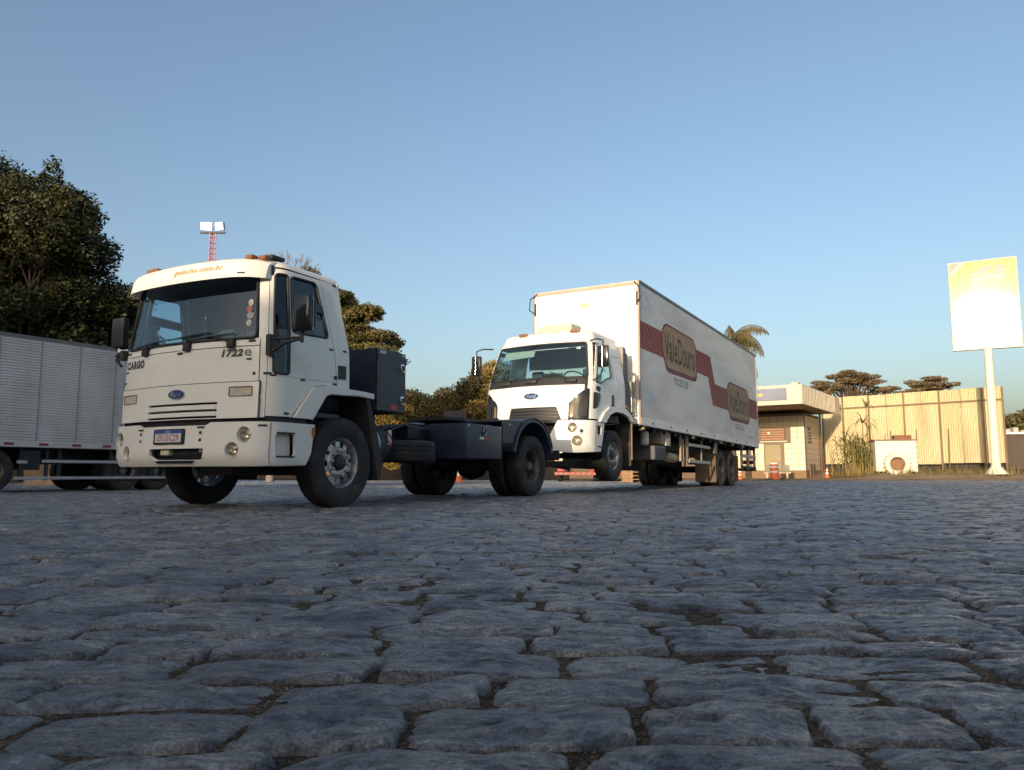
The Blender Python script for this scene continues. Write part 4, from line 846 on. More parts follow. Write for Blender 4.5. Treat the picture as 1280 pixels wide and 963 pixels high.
    for g in (1, -1):
        obj('corner_post', MB().box(XF - .03, XF + .03, g * 1.29 - .02, g * 1.29 + .022, Z0, Z1, .01), mat('post_tan', (.36, .25, .19), .5, .2, var=.1), t)
        obj('corner_post', MB().box(XR - .03, XR + .04, g * 1.29 - .02, g * 1.29 + .022, Z0, Z1, .01), ALU, t)
        obj('base_rail', MB().box(XR, XF - .03, g * 1.295 - .03, g * 1.295 + .02, Z0, Z0 + .16, .008), ALUDIM, t)
        obj('top_rail', MB().box(XR, XF - .03, g * 1.295 - .03, g * 1.295 + .018, Z1 - .055, Z1 + .016, .008), mat('rail_dark', (.16, .16, .17), .5, .4), t)
        for k in range(9): x = XF - .7 - k * 1.25; obj('marker_light', MB().box(x - .05, x + .05, g * 1.315, g * 1.325 + (0 if g > 0 else 0), Z0 + .06, Z0 + .10) if g > 0 else MB().box(x - .05, x + .05, -1.325, -1.315, Z0 + .06, Z0 + .10), BRONZE, t)
        mb = MB(); px, py = XF + .02, g * 1.20; mb.tube([(px, py, Z1 - .02), (px + .10, py + g * .14, Z1 - .16), (px + .10, py + g * .16, Z1 - .42), (px, py + g * .06, Z1 - .5)], .014, 6); mb.tube([(px, py + g * .06, Z1 - .25), (px, py + g * .06, Z1 - .55)], .025, 6); obj('corner_hook', mb, CHASSIS, t, 60)
    obj('front_plate', MB().box(XF + .02, XF + .026, -.10, .12, Z1 - .50, Z1 - .38), mat('front_plate_tan', (.50, .44, .34), .5, var=.3, vscale=30), t)
    obj('front_rail', MB().box(XF + .02, XF + .032, -1.25, 1.25, Z1 - .09, Z1 - .03, .004), mat('rail_brown', (.40, .33, .26), .5), t)
    obj('cargo_door', MB().box(XR - .03, XR, -1.25, 1.25, Z0 + .05, Z1 - .05), ALU, t)
    # printed bands, emblems, lettering: cut so the rib grooves stay open
    S = flatfn((XF, 1.30, 0), (-1, 0, 0), (0, 0, 1)); gz0 = Z0 + .16
    def decal(name, mb, m, parent): return obj(name, cut_grooves(mb, gz0, Z1, PIT), m, parent)
    decal('red_band', panel([(.03, 2.98), (5.27, 2.98), (5.69, 2.24), (11.17, 2.24), (11.17, 2.87), (5.94, 2.87), (5.52, 3.60), (.03, 3.60)], S, off=.0012, t=0, res=2), REDB, bx_)
    for s0, z0, tx in ((1.44, 2.68, True), (7.24, 1.97, True)):
        pg = rpoly([(s0 + .36, z0), (s0 + 2.62, z0 + .02), (s0 + 2.80, z0 + .16), (s0 + 2.80, z0 + .90), (s0 + 2.52, z0 + 1.15), (s0 + .25, z0 + 1.17), (s0, z0 + .95), (s0, z0 + .42)], [.12, .15, .15, .3, .3, .3, .25, .2])
        decal('emblem_border', panel(pg, S, off=.0018, t=0, res=2), mat('maroon_print', (.20, .03, .03), .75, spec=.2, var=.1), bx_)
        c = np.array([s0 + 1.42, z0 + .60]); pg2 = [tuple(c + (np.array(p) - c) * np.array((.945, .86)) + np.array((0, .03))) for p in pg]
        decal('emblem_field', panel(pg2, S, off=.0024, t=0, res=2), TANB, bx_)
        decal('emblem_lettering', lettering('Vale', s0 + .22, s0 + 1.16, z0 + .28, z0 + .98, S, .003, bold=.014, spacing=1.08), BROWNL, bx_)
        decal('emblem_lettering', lettering('Douro', s0 + 1.22, s0 + 2.60, z0 + .28, z0 + .96, S, .003, bold=.014, spacing=1.08), BROWNL, bx_)
    decal('phone_lettering', lettering('95CE7135', 2.30, 3.42, 2.44, 2.63, S, .002, bold=.02), DARKL, bx_)
    decal('phone_lettering', lettering('95CE7135', 8.1, 9.2, 1.73, 1.91, S, .002, bold=.02), DARKL, bx_)
    decal('small_lettering', lettering('95CE7135', 9.9, 10.7, 1.57, 1.63, S, .002), DARKL, bx_)
    # white cabinet between cab and box
    cb = obj('refrigeration_pipe', MB().tube([(6.98, 1.16, 2.42), (6.98, 1.24, 2.40), (6.98, 1.26, 2.2), (6.98, 1.22, 1.8), (6.98, 1.24, 1.55), (6.98, 1.16, 1.5)], .016, 6), mat('grey_pipe', (.35, .33, .3), .5), t, 60)
    obj('exhaust_shield', MB().box(6.92, 7.08, .98, 1.20, 1.55, 2.22, .02), mat('shield_alu', (.40, .38, .34), .4, .5), t, 40)
    # chassis
    for g in (1, -1): obj('frame_rail', MB().box(-4.2, 9.2, g * .42 - .04, g * .42 + .04, .92, 1.2, .01), CHASSIS, t)
    for x in np.linspace(-4.0, 6.6, 15): obj('cross_member', MB().box(x - .04, x + .04, -1.26, 1.26, 1.2, 1.285), CHASSIS, t)
    obj('engine', MB().box(7.4, 8.9, -.42, .42, .75, 1.35, .08), CHASSIS, t, 50); obj('front_axle', MB().tube([(8.05, -1, .62), (8.05, 1, .62)], .06), CHASSIS, t, 50)
    for x in (0, -1.25): obj('rear_axle', MB().tube([(x, -1, .5), (x, 1, .5)], .085), CHASSIS, t, 50)
    obj('drive_shaft', MB().tube([(7.4, 0, .9), (.2, 0, .55)], .05), CHASSIS, t, 50)
    wheel(t, 8.05, 1.05, .61, 1, 'out', 'front', spin=.1); wheel(t, 8.05, -1.05, .61, -1, 'out', 'front')
    for x in (0, -1.25):
        z = .50 - x * .0154 * -1 + (.02 if x < 0 else 0)
        for g in (1, -1): wheel(t, x, g * 1.06, .505 + (.019 if x < 0 else 0), g, 'in', 'dusty'); wheel(t, x, g * .73, .505 + (.019 if x < 0 else 0), -g, 'in', 'dusty', nuts=False, hub=False)
    for g in (1, -1):
        obj('mud_flap', MB().box(.60, .62, g * .9 - .3, g * .9 + .3, .12, .95), mat('flap_tan', (.20, .14, .09), .9, var=.3, vscale=4) if g > 0 else BLACKP, t) if g > 0 else None; obj('mud_flap', MB().box(-1.95, -1.93, g * .9 - .3, g * .9 + .3, .15, .95), mat('flap_tan', (.20, .14, .09), .9) if g > 0 else BLACKP, t)  # near flaps tan, far one black
        obj('flap_bracket', MB().prism([(.55, .92), (.85, .92), (.62, 1.30), (.50, 1.30)], g * 1.2 - .02, g * 1.2 + .02, 'y'), mat('bracket_wood', (.33, .25, .18), .7, var=.2), t)
        # side guard
        y = g * 1.2
        sg = obj('side_guard', MB().box(1.2, 3.15, y - .02, y + .02, 1.02, 1.10, .008), mat('guard_grey', (.42, .40, .37), .5, .3, var=.15), t); obj('guard_rail', MB().box(1.2, 3.15, y - .02, y + .02, .60, .68, .008), mat('guard_grey', (.42, .40, .37), .5), sg)
        for x in (1.9, 3.1): obj('guard_post', MB().box(x - .03, x + .03, y - .05, y - .02 if g > 0 else y + .05, .58, 1.28, .005) if g > 0 else MB().box(x - .03, x + .03, y + .02, y + .05, .58, 1.28), mat('guard_tan', (.36, .28, .20), .6, .2), sg)
        rg = obj('rear_guard', MB().box(-4.3, -2.4, y - .025, y + .025, .92, 1.02, .008), mat('guard_grey', (.42, .40, .37), .5), t); obj('guard_rail', MB().box(-4.3, -2.4, y - .025, y + .025, .58, .66, .008), CHASSIS, rg)
        for x in (-2.45, -3.3, -4.2): obj('guard_post', MB().box(x - .04, x + .04, y - .05, y + .02, .55, 1.28), mat('guard_tan', (.36, .28, .20), .6, .2), rg)
    obj('fuel_tank', MB().box(2.0, 5.6, -1.2, -.5, .42, 1.15, .08), CHASSIS, t, 50)  # unseen far-side tank, added to shade the wheels behind it
    obj('battery_box', MB().box(5.0, 5.75, .72, 1.22, .60, .92, .02), mat('battery_grey', (.10, .10, .105), .6, var=.2), t, 40)
    for z in (.65, .70, .75, .80, .85): obj('battery_rib', MB().box(5.02, 5.73, 1.22, 1.228, z, z + .02), CHASSIS, t)
    obj('air_tank', MB().lathe([(-.18, .001), (-.16, .08), (-.12, .10), (.12, .10), (.16, .08), (.18, .001)], 18, 'z', (5.95, 1.05, 1.08)), mat('tank_white', (.55, .52, .46), .4), t, 50)
    obj('tool_box', MB().box(4.55, 5.2, .75, 1.20, .98, 1.28, .015), mat('toolbox_tan', (.33, .26, .19), .6, var=.2), t, 40); obj('tool_box', MB().box(4.62, 4.95, 1.0, 1.22, .95, 1.15, .015), CREAM, t, 40)
    obj('air_tank', MB().lathe([(-.35, .001), (-.33, .10), (-.28, .125), (.28, .125), (.33, .10), (.35, .001)], 18, 'x', (4.0, 1.0, .70)), mat('tank_tan', (.40, .31, .18), .45, .2), t, 50)
    for x in (3.55, 3.75, 3.25): obj('hanger', MB().box(x - .025, x + .025, 1.15, 1.2, .62, 1.3), mat('guard_tan', (.36, .28, .20), .6, .2), t)
    for x in (6.6, 3.0, .3, -1.0, -2.2): obj('marker_bracket', MB().box(x - .06, x + .06, 1.24, 1.30, 1.22, 1.30, .01), mat('amber_bracket', (.42, .27, .14), .5), t)
    obj('rear_bumper', MB().box(-4.42, -4.32, -1.2, 1.2, .52, .62, .01), CHASSIS, t)
    for g in (1, -1): obj('tail_light', MB().box(-4.44, -4.38, g * .95 - .2, g * .95 + .2, .75, .88, .015), RED, t, 40)
    return t
box_truck()

# ------------------------------------------------------------------ grey box trailer parked at left
def trailer():
    a = R(31.5)
    # local x runs backwards from the point seen at the picture's left edge
    t = empty('box_trailer', 'grey ribbed aluminium box truck body parked at left behind the tractor, in shade', 'trailer', (-9.92, 14.96, 0), (0, 0, math.pi / 2 - a))
    L0, L1, Z0, Z1 = -7.5, 5.0, .90, 3.13
    def side(y, out):
        mb = corrugated(L1 - L0, Z0 + .13, Z1 - .05, .056, .018, y, L1, out, .36); return mb
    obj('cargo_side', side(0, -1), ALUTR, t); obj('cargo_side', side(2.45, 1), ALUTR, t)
    obj('cargo_roof', MB().box(L0, L1, .01, 2.44, Z1 - .05, Z1, .01), ALUTR, t); obj('cargo_floor', MB().box(L0, L1, .02, 2.43, Z0 - .02, Z0 + .08), CHASSIS, t)
    obj('cargo_end', MB().box(L1 - .02, L1 + .02, 0, 2.45, Z0, Z1), ALUTR, t); obj('cargo_end', MB().box(L0 - .02, L0 + .02, 0, 2.45, Z0, Z1), ALUTR, t)
    obj('base_rail', MB().box(L0, L1, -.012, .03, Z0, Z0 + .13, .006), ALUTR, t); obj('top_rail', MB().box(L0, L1, -.014, .03, Z1 - .055, Z1 + .008, .006), mat('rail_dark', (.16, .16, .17), .5), t)
    for k in range(-6, 5): x = .66 + .79 * k; obj('side_seam', MB().box(x - .012, x + .012, -.006, .01, Z0 + .13, Z1 - .055), mat('seam_alu', (.30, .30, .31), .5, .3), t)
    for k in range(-6, 7): x = .15 + .66 * k; obj('reflector', MB().box(x - .09, x + .09, -.018, -.0125, Z0 + .035, Z0 + .085), mat('dull_red', (.20, .04, .04), .4), t)
    for y in (.75, 1.7): obj('frame_rail', MB().box(L0, L1 - .3, y - .05, y + .05, .58, .88), CHASSIS, t)
    g1 = obj('side_guard', MB().box(.84, 4.2, .05, .09, .595, .655, .006), mat('guard_alu', (.45, .45, .45), .45, .3), t); obj('guard_rail', MB().box(.33, 1.02, .05, .09, .255, .315, .006), mat('guard_alu', (.45, .45, .45), .45), g1); obj('guard_rail', MB().box(1.03, 4.3, .05, .09, .255, .315, .006), mat('guard_alu', (.45, .45, .45), .45), g1)
    obj('guard_rail', MB().box(.36, .55, .05, .09, .575, .635, .006), mat('guard_alu', (.45, .45, .45), .45), g1)
    for x in (.45, .95, 1.2, 2.3, 3.3, 4.1): obj('guard_post', MB().box(x - .03, x + .03, .09, .14, .24, .88), CHASSIS, g1)
    obj('tool_box', MB().box(.48, .81, .08, .55, .45, .84, .01), DARKTB, t)
    for x in (2.62, 3.42):
        for y, o_ in ((.20, -1), (.52, 1), (2.25, 1), (1.93, -1)): wheel(t, x, y, .43, o_, 'in', 'rear', nuts=False, scale=.85)
    for x in (-.1, -6.0):
        for y, o_ in ((.20, -1), (2.25, 1)): wheel(t, x, y, .43, o_, 'in', 'rear', nuts=False, scale=.85)
    for x in (2.62, 3.42, -.1, -6.0): obj('axle', MB().tube([(x, .2, .43), (x, 2.25, .43)], .06), CHASSIS, t, 60)
    obj('cab', MB().box(L0 - 1.9, L0 - .15, .05, 2.4, .6, 2.6, .12), WHITE, t, 40)
trailer()

# ------------------------------------------------------------------ added blocks behind the camera, unseen, stepped to shade the yard
LD = Vector((math.sin(SUN_TO), math.cos(SUN_TO), 0)); LP = Vector((math.cos(SUN_TO), -math.sin(SUN_TO), 0)); TAN = math.tan(SUN_EL)
def behind(name, label, blocks, m, l0=-35.0, depth=9):
    t = empty(name, label, 'building', LD * l0, (0, 0, -SUN_TO))
    for s0, s1, z_at_0 in blocks:
        H = z_at_0 - l0 * TAN
        obj('wall', MB().box(s0, s1, -depth, 0, 0, H - .25), m, t); obj('roof', MB().box(s0 - .001, s1 + .001, -depth - .2, .0, H - .25, H), ALU, t)
        n = max(1, int((s1 - s0) / 5))
        for k in range(n):
            c = s0 + (k + .5) * (s1 - s0) / n; w_ = obj('window', MB().box(c - .9, c + .9, 0, .06, 1.4, 2.6), mat('frame_grey', (.2, .2, .2), .5), t); obj('pane', MB().box(c - .82, c + .82, .06, .065, 1.48, 2.52), BLACKG, w_)
PLASTER = mat('plaster', (.45, .41, .36), .85, var=.12, vscale=1, dirt=(.28, .25, .21), dscale=1, dlo=.5, dhi=.8)
behind('shade_block_right', 'tall unseen block added to shade the yard, behind the camera to its right', [(-4.4, 40, 8.05)], PLASTER)  # added shade caster, not a known building
behind('shade_block_mid', 'stepped unseen block added to shape the shadow edge, behind the camera', [(-13.6, -4.42, 3.42), (-17.8, -13.62, 6.0), (-28, -17.82, 3.2)], PLASTER)  # added shade caster, heights stepped to set the shadow edge
behind('shade_block_left', 'high unseen block added to shade the left trees, behind the camera', [(-66, -28.05, 12)], PLASTER)  # added shade caster that keeps the lower left trees dark

# ------------------------------------------------------------------ dirt apron in front of the shed and fence
def apron():
    xs = np.linspace(3, 62, 120); ys = np.r_[np.linspace(38.8, 46, 24), np.linspace(46.6, 75, 20)]
    def h(x, y):
        e = min(1, max(0, (y - 41.2) / 2.5)); e = e * e * (3 - 2 * e); r = min(1, max(0, (x - 18.5) / 2)) 
        return .04 * min(1, (y - 38.6) / 1.0) + .33 * e * r + .05 * math.sin(x * 1.7 + y) * math.sin(y * 1.3 + .4 * x) * e * r + rnd.uniform(-.012, .012)
    ny = len(ys); V = [(x, y + .5 * math.sin(x * .7) * (1 if y < 40 else 0), h(x, y)) for x in xs for y in ys]
    tag(obj('dirt_ground', MB().add(V, [(i * ny + j, (i + 1) * ny + j, (i + 1) * ny + j + 1, i * ny + j + 1) for i in range(len(xs) - 1) for j in range(ny - 1)]), DIRT, smooth=60), kind='structure')
apron()

# ------------------------------------------------------------------ office shed with tiled walls
def shed():
    u = Vector((-.829, .559, 0)); v = Vector((.559, .829, 0))
    # local frame: x runs along the front to the left seen from the yard, y runs backwards
    t = empty('tiled_shed', 'small white tiled office shed with a metal fascia roof, right of the towed truck', 'building', (16.61, 44, 0), (0, 0, 0))
    ang = math.atan2(-u.y, -u.x)
    # use x' = right along the front (towards the near corner); near corner at x'=0
    t.rotation_euler = (0, 0, ang)
    oF, oS, Lf, Ls = 5.2, 1.14, 9.0, 4.2
    fas = mat('fascia_metal', (.58, .51, .40), .5, .1, var=.08, vscale=3, dirt=(.40, .34, .26), dscale=2, dlo=.5, dhi=.85)
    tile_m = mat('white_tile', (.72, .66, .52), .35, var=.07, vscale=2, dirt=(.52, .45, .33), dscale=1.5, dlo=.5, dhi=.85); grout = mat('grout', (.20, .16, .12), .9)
    # v axis sign: backwards is +y' after the turn
    wf = obj('front_wall', MB().box(-oS - Lf, -oS, oF + .02, oF + .25, 0, 4.2), grout, t); ws_ = obj('side_wall', MB().box(-oS - .25, -oS - .02, oF + .25, oF + Ls, 0, 4.2), grout, t)
    obj('back_wall', MB().box(-oS - Lf, -oS - .25, oF + Ls, oF + Ls + .2, 0, 4.2), grout, t)
    door = (-3.65, -2.65); win = (-3.9, -2.28, 2.45, 3.25)
    tm = mesh('tile', MB().box(-.205, .205, -.012, .012, -.165, .165, .006), tile_m); tm2 = mesh('tile', MB().box(-.012, .012, -.39, .39, -.165, .165, .006), mat('side_plank_dimmed', (.58, .47, .34), .5, var=.08, vscale=2, dirt=(.42, .33, .23), dscale=2, dlo=.5, dhi=.85))  # side planks tinted darker for the grazing light on that wall
    for i in range(18):
        x = -oS - .22 - i * .43
        if x < -6.9: break
        for j in range(10):
            z = .72 + j * .35
            if door[0] - .22 < x < door[1] + .22 and z < 2.35: continue
            if win[0] - .22 < x < win[1] + .22 and win[2] - .12 < z < win[3] + .16: continue
            obj('tile', tm, None, wf, loc=(x, oF + .016, z))
    for i in range(5):
        for j in range(10):
            y = oF + .45 + i * .80; z = .72 + j * .35
            if i == 1 and 2.4 < z < 3.2: continue
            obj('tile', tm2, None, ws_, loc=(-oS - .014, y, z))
    obj('base_course', MB().box(-oS - Lf, -oS + .015, oF - .0, oF + .02, 0, .53), mat('brown_base', (.22, .14, .08), .8, var=.2), t); obj('base_course', MB().box(-oS - .02, -oS + .02, oF + .02, oF + Ls, 0, .53), mat('brown_base', (.22, .14, .08), .8), t)
    d = obj('door', MB().box(door[0], door[1], oF - .01, oF + .02, .05, 2.2, .01), mat('door_olive', (.30, .25, .15), .6, var=.12), t)
    for k in range(7): x = door[0] + .12 + k * .13; obj('door_batten', MB().box(x, x + .05, oF - .02, oF - .01, .15, 1.2), mat('door_olive', (.30, .25, .15), .6), d)
    obj('handle', MB().box(door[1] - .12, door[1] - .08, oF - .05, oF - .01, 1.0, 1.12), CHROME, d)
    w_ = obj('slatted_window', MB().box(win[0], win[1], oF - .01, oF + .02, win[2], win[3]), mat('window_brown', (.16, .08, .05), .6), t)
    for k in range(5): z = win[2] + .09 + k * .15; obj('slat', MB().box(win[0] + .05, win[1] - .12, oF - .05, oF - .01, z, z + .07), mat('slat_terracotta', (.42, .24, .14), .5), w_)
    obj('frame', MB().box(win[0] - .04, win[1] + .05, oF - .04, oF + .0, win[2] - .07, win[2]), CREAM, w_); obj('lamp', MB().lathe([(-.09, .001), (-.06, .08), (.06, .08), (.09, .001)], 10, 'z', (-3.35, oF - .1, 2.95)), mat('globe_white', (.8, .8, .78), .3), w_, 60)
    l = obj('louvre_window', MB().box(-oS - .02, -oS + .02, oF + .95, oF + 1.60, 2.35, 3.25), mat('louvre_dark', (.06, .05, .05), .5), t)
    for k in range(4): z = 2.45 + k * .2; obj('louvre_slat', MB().prism([(oF + .98, z), (oF + 1.57, z), (oF + 1.57, z + .05), (oF + .98, z + .05)], -oS + .02, -oS + .06, 'x'), mat('louvre_grey', (.35, .33, .30), .4), l)
    # roof slab, fascia sheets
    obj('roof', MB().box(-oS - Lf, -.1, .1, oF + Ls + .9, 4.42, 4.6), mat('soffit', (.30, .22, .15), .8), t)
    r = obj('fascia', MB().box(-oS - Lf, 0, -.02, .06, 4.34, 5.47), fas, t); r2 = obj('fascia', MB().box(-.05, .03, .06, oF + Ls + 1.0, 4.34, 5.47), fas, t)
    for k in range(28): x = -.12 - k * .34; obj('fascia_rib', MB().box(x - .02, x + .02, -.045, -.02, 4.36, 5.45), fas, r)
    for k in range(24): y = .25 + k * .37; obj('fascia_rib', MB().box(.03, .05, y - .015, y + .015, 4.36, 5.45), fas, r2)
    s = obj('sign_board', MB().box(-6.5, -.80, -.09, -.046, 4.60, 5.30, .005), mat('sign_blue_grey', (.17, .19, .27), .35, var=.25, vscale=.8), t)
    F = flatfn((0, -.09, 0), (1, 0, 0), (0, 0, 1)); obj('sign_lettering', lettering('Transporte', -5.0, -2.15, 4.80, 5.10, F, .004, bold=.03), mat('sign_yellow', (.75, .45, .04), .5), s)
    for x, w2, h in ((-3.0, .45, .22), (-.30, .28, .14)): obj('roof_lamp_box', MB().box(x - w2, x + w2 * .4, .1, .6, 5.3, 5.47 + h, .02), mat('roof_box_cream', (.58, .47, .32), .6), t)
    obj('drain_pipe', MB().tube([(-oS + .08, oF + Ls - .1, 0), (-oS + .08, oF + Ls - .1, 4.4)], .06), RUST, t, 60)
    for k in range(2): obj('wall_board', MB().box(-oS + .02, -oS + .07, oF + .9 + k * .75, oF + 1.5 + k * .75, .06, .95), WOODB, t)
    return t
shed()
def chair_row():
    t = empty('waiting_bench', 'row of three grey shell seats on a beam against the tiled shed wall', 'bench', (16.35, 47.6, .05), (0, 0, math.atan2(-.559, .829)))
    shell = mat('shell_grey', (.20, .19, .15), .5, var=.1)
    for k in range(3):
        x = -.5 + k * .5; s = obj('seat', MB().box(x - .2, x + .2, -.42, -.02, .40, .45, .02), shell, t, 40); obj('backrest', MB().box(x - .2, x + .2, -.04, .02, .43, .82, .03), shell, t, 40)
    obj('beam', MB().box(-.8, .8, -.26, -.18, .32, .40), mat('beam_cream', (.5, .42, .3), .5), t)
    for x in (-.6, .6): obj('leg', MB().box(x - .05, x + .05, -.3, -.1, 0, .32), mat('beam_cream', (.5, .42, .3), .5), t)
chair_row()
def drum(name, label, x, y, z=.04, sc=1.0, top=False, group=None):
    t = empty(name, label, 'traffic drum' if not top else 'traffic cone', (x, y, z), group=group); t.scale = (sc,) * 3
    org = mat('traffic_orange', (.75, .16, .04), .5, var=.1); wt = mat('traffic_white', (.78, .74, .68), .4, var=.08)
    if not top:
        obj('body', MB().lathe([(0, .34), (.06, .34), (.07, .27), (.30, .265), (.31, .255), (.55, .25), (.56, .24), (.80, .235), (.95, .20), (1.0, .12), (1.0, .001)], 20, 'z'), org, t, 35)
        for z0, r in ((.36, .262), (.62, .25), (.82, .236)): obj('stripe', MB().lathe([(z0, r - .01), (z0 + .002, r + .004), (z0 + .11, r + .001), (z0 + .112, r - .015)], 20, 'z'), wt, t, 35)
        obj('foot', MB().box(-.42, .42, -.3, .3, 0, .05, .015), BLACKP, t)
    else:
        obj('base', MB().box(-.2, .2, -.2, .2, 0, .04, .01), org, t); obj('body', MB().lathe([(.04, .145), (.06, .14), (.68, .035), (.70, .025), (.70, .001)], 20, 'z'), org, t, 35)
        for z0 in (.25, .45): r = .14 - (z0 - .06) * .17; obj('stripe', MB().lathe([(z0, r - .008), (z0, r + .004), (z0 + .11, r - .015), (z0 + .11, r - .027)], 20, 'z'), wt, t, 35)
drum('traffic_drum', 'orange traffic drum with white stripes by the shed door', 14.75, 43.6)
drum('traffic_drum', 'low orange traffic drum partly hidden behind the truck\'s rear wheels', 12.35, 42.2, sc=.62)
CG = 'traffic cones'
drum('traffic_cone', 'small faded cone standing at the shed\'s right wall', 18.9, 46.5, .1, .9, True, CG); drum('traffic_cone', 'white banded cone on the dirt before the yellow fence', 20.45, 46.4, .3, 1.1, True, CG)
drum('traffic_cone', 'bright red-orange cone seen under the tractor chassis between its rear wheels', -2.2, 32.0, .0, 1.1, True, CG)

# ------------------------------------------------------------------ yellow sheet fence
def fence():
    A = Vector((30.15, 47, 0)); B = Vector((22.2, 54.9, 0)); d = (B - A); L = d.length
    t = empty('sheet_fence', 'high fence of ribbed yellowish sheets on wooden posts, right of the shed', 'fence', A, (0, 0, math.atan2(d.y, d.x)))
    ym = mat('yellow_sheet', (.54, .455, .285), .55, var=.06, vscale=.8, dirt=(.38, .29, .16), dscale=.7, dlo=.5, dhi=.85, vaniso=(1, 1, .2))
    ym2 = mat('yellow_sheet_green', (.50, .455, .26), .55, var=.06, vscale=.8, dirt=(.36, .31, .16), dscale=.7, dlo=.5, dhi=.85, vaniso=(1, 1, .2))
    posts = [0.05, 1.15, 3.6, 5.75, 8.0, 9.75, L]
    def sheet(x0, x1, z0, z1, y, m):
        n = max(4, int((x1 - x0) / .0175)); V = []
        for i in range(n + 1):
            x = x0 + (x1 - x0) * i / n; yy = y + .028 * math.sin(x * 2 * math.pi / .14); V += [(x, yy, z0), (x, yy, z1)]
        return obj('corrugated_sheet', MB().add(V, [(2 * i, 2 * i + 2, 2 * i + 3, 2 * i + 1) for i in range(n)]), m, t, 60)
    k = 0
    for a, b in zip(posts[:-1], posts[1:]):
        n = 2 if b - a > 1.5 else 1
        for i in range(n):
            x0 = a + (b - a) * i / n + .012; x1 = a + (b - a) * (i + 1) / n - .012; o = .012 * (k % 2); k += 1
            sheet(x0, x1, .98 + rnd.uniform(-.04, .04), 4.93, o, ym if k % 3 else ym2); sheet(x0, x1, 4.90, 5.68 + rnd.uniform(-.02, .02), o + .03, ym if k % 2 else ym2)
    for x in posts: obj('post', MB().box(x - .045, x + .045, .07, .15, 0, 5.66), WOODB, t); obj('batten', MB().box(x - .035, x + .035, .045, .075, .5, 5.6), RUST if x in (5.75, 8.0, 3.6) else CREAM, t)
    obj('rail', MB().box(0, L, .076, .11, 4.84, 4.93), WOODB, t); obj('rail', MB().box(0, L, -.11, -.05, 1.5, 1.6), WOODB, t)
    for x in (3.0, 4.9, 6.5): obj('prop', MB().tube([(x, .9, .25), (x + .15, .1, 3.2)], .035, 6), WOODB, t)
    obj('dark_plinth', MB().box(.1, L, -.6, -.45, .1, 1.0), mat('plinth_dark', (.05, .045, .04), .9), t)
fence()
# ------------------------------------------------------------------ totem sign
def totem():
    hd = R(209); n_ = Vector((math.sin(hd), math.cos(hd), 0))
    t = empty('totem_sign', 'tall pole sign with a yellow and white panel at far right', 'sign', (26.88, 43, .32), (0, 0, math.atan2(n_.y, n_.x) + math.pi / 2))
    pm = mat('pole_cream', (.72, .66, .52), .4, var=.05, vscale=2)
    # local: -y faces the yard, x to the right
    obj('pole', MB().tube([(0, 0, .35), (0, 0, 7.2)], [.24, .20], 20), pm, t, 50); obj('base', MB().lathe([(0, .58), (.06, .58), (.08, .52), (.42, .26), (.42, .001)], 8, 'z'), pm, t)
    fr = obj('panel', MB().box(-1.70, 1.70, -.14, .14, 7.05, 12.25, .03), mat('panel_rim', (.55, .47, .34), .45), t)
    fr.rotation_euler = (R(-.95), 0, 0); fr.location = (0, .15, 0)
    Fq = flatfn((0, -.14, 0), (1, 0, 0), (0, 0, 1))
    gl = lambda nm, c: mat(nm, c, .06, var=.02)
    obj('panel_face', panel([(-1.64, 7.11), (1.64, 7.11), (1.64, 12.19), (-1.64, 12.19)], Fq, off=.004, t=.003, res=1), gl('sign_white', (.80, .79, .74)), fr)
    obj('yellow_field', panel([(-1.64, 8.3), (-1.3, 8.3), (-.5, 8.4), (.4, 8.5), (1.64, 8.6), (1.64, 12.19), (-.85, 12.19), (-1.64, 11.35)], Fq, off=.008, t=.003, res=1), gl('sign_print_yellow', (.78, .56, .03)), fr)
    obj('corner_field', panel([(-1.64, 11.55), (-1.64, 12.19), (-1.05, 12.19)], Fq, off=.008, t=.003, res=1), gl('sign_grey_purple', (.16, .12, .14)), fr)
    obj('corner_line', panel([(-1.64, 11.42), (-1.64, 11.52), (-1.0, 12.19), (-.9, 12.19)], Fq, off=.009, t=.003, res=1), gl('sign_orange', (.7, .3, .02)), fr)
    lg = rpoly([(-.55, 10.45), (-.62, 11.2), (-.30, 11.72), (.30, 11.85), (1.12, 11.87), (1.12, 10.95), (.5, 10.95), (.45, 11.15)], [.05, .3, .3, .3, .02, .02, .02, .02])
    obj('logo', panel(lg, Fq, off=.012, t=.003, res=1), gl('sign_grey_purple', (.16, .12, .14)), fr)
    obj('logo_arrow', panel([(.18, 11.62), (.82, 11.70), (.45, 11.28)], Fq, off=.016, t=.003, res=1), gl('sign_print_yellow', (.78, .56, .03)), fr)
    for z in (11.22, 11.48): obj('logo_line', panel([(-.6, z - .10), (1.12, z + .02), (1.12, z + .05), (-.6, z - .06)], Fq, off=.014, t=.002, res=1), gl('sign_pale', (.6, .5, .4)), fr)
totem()
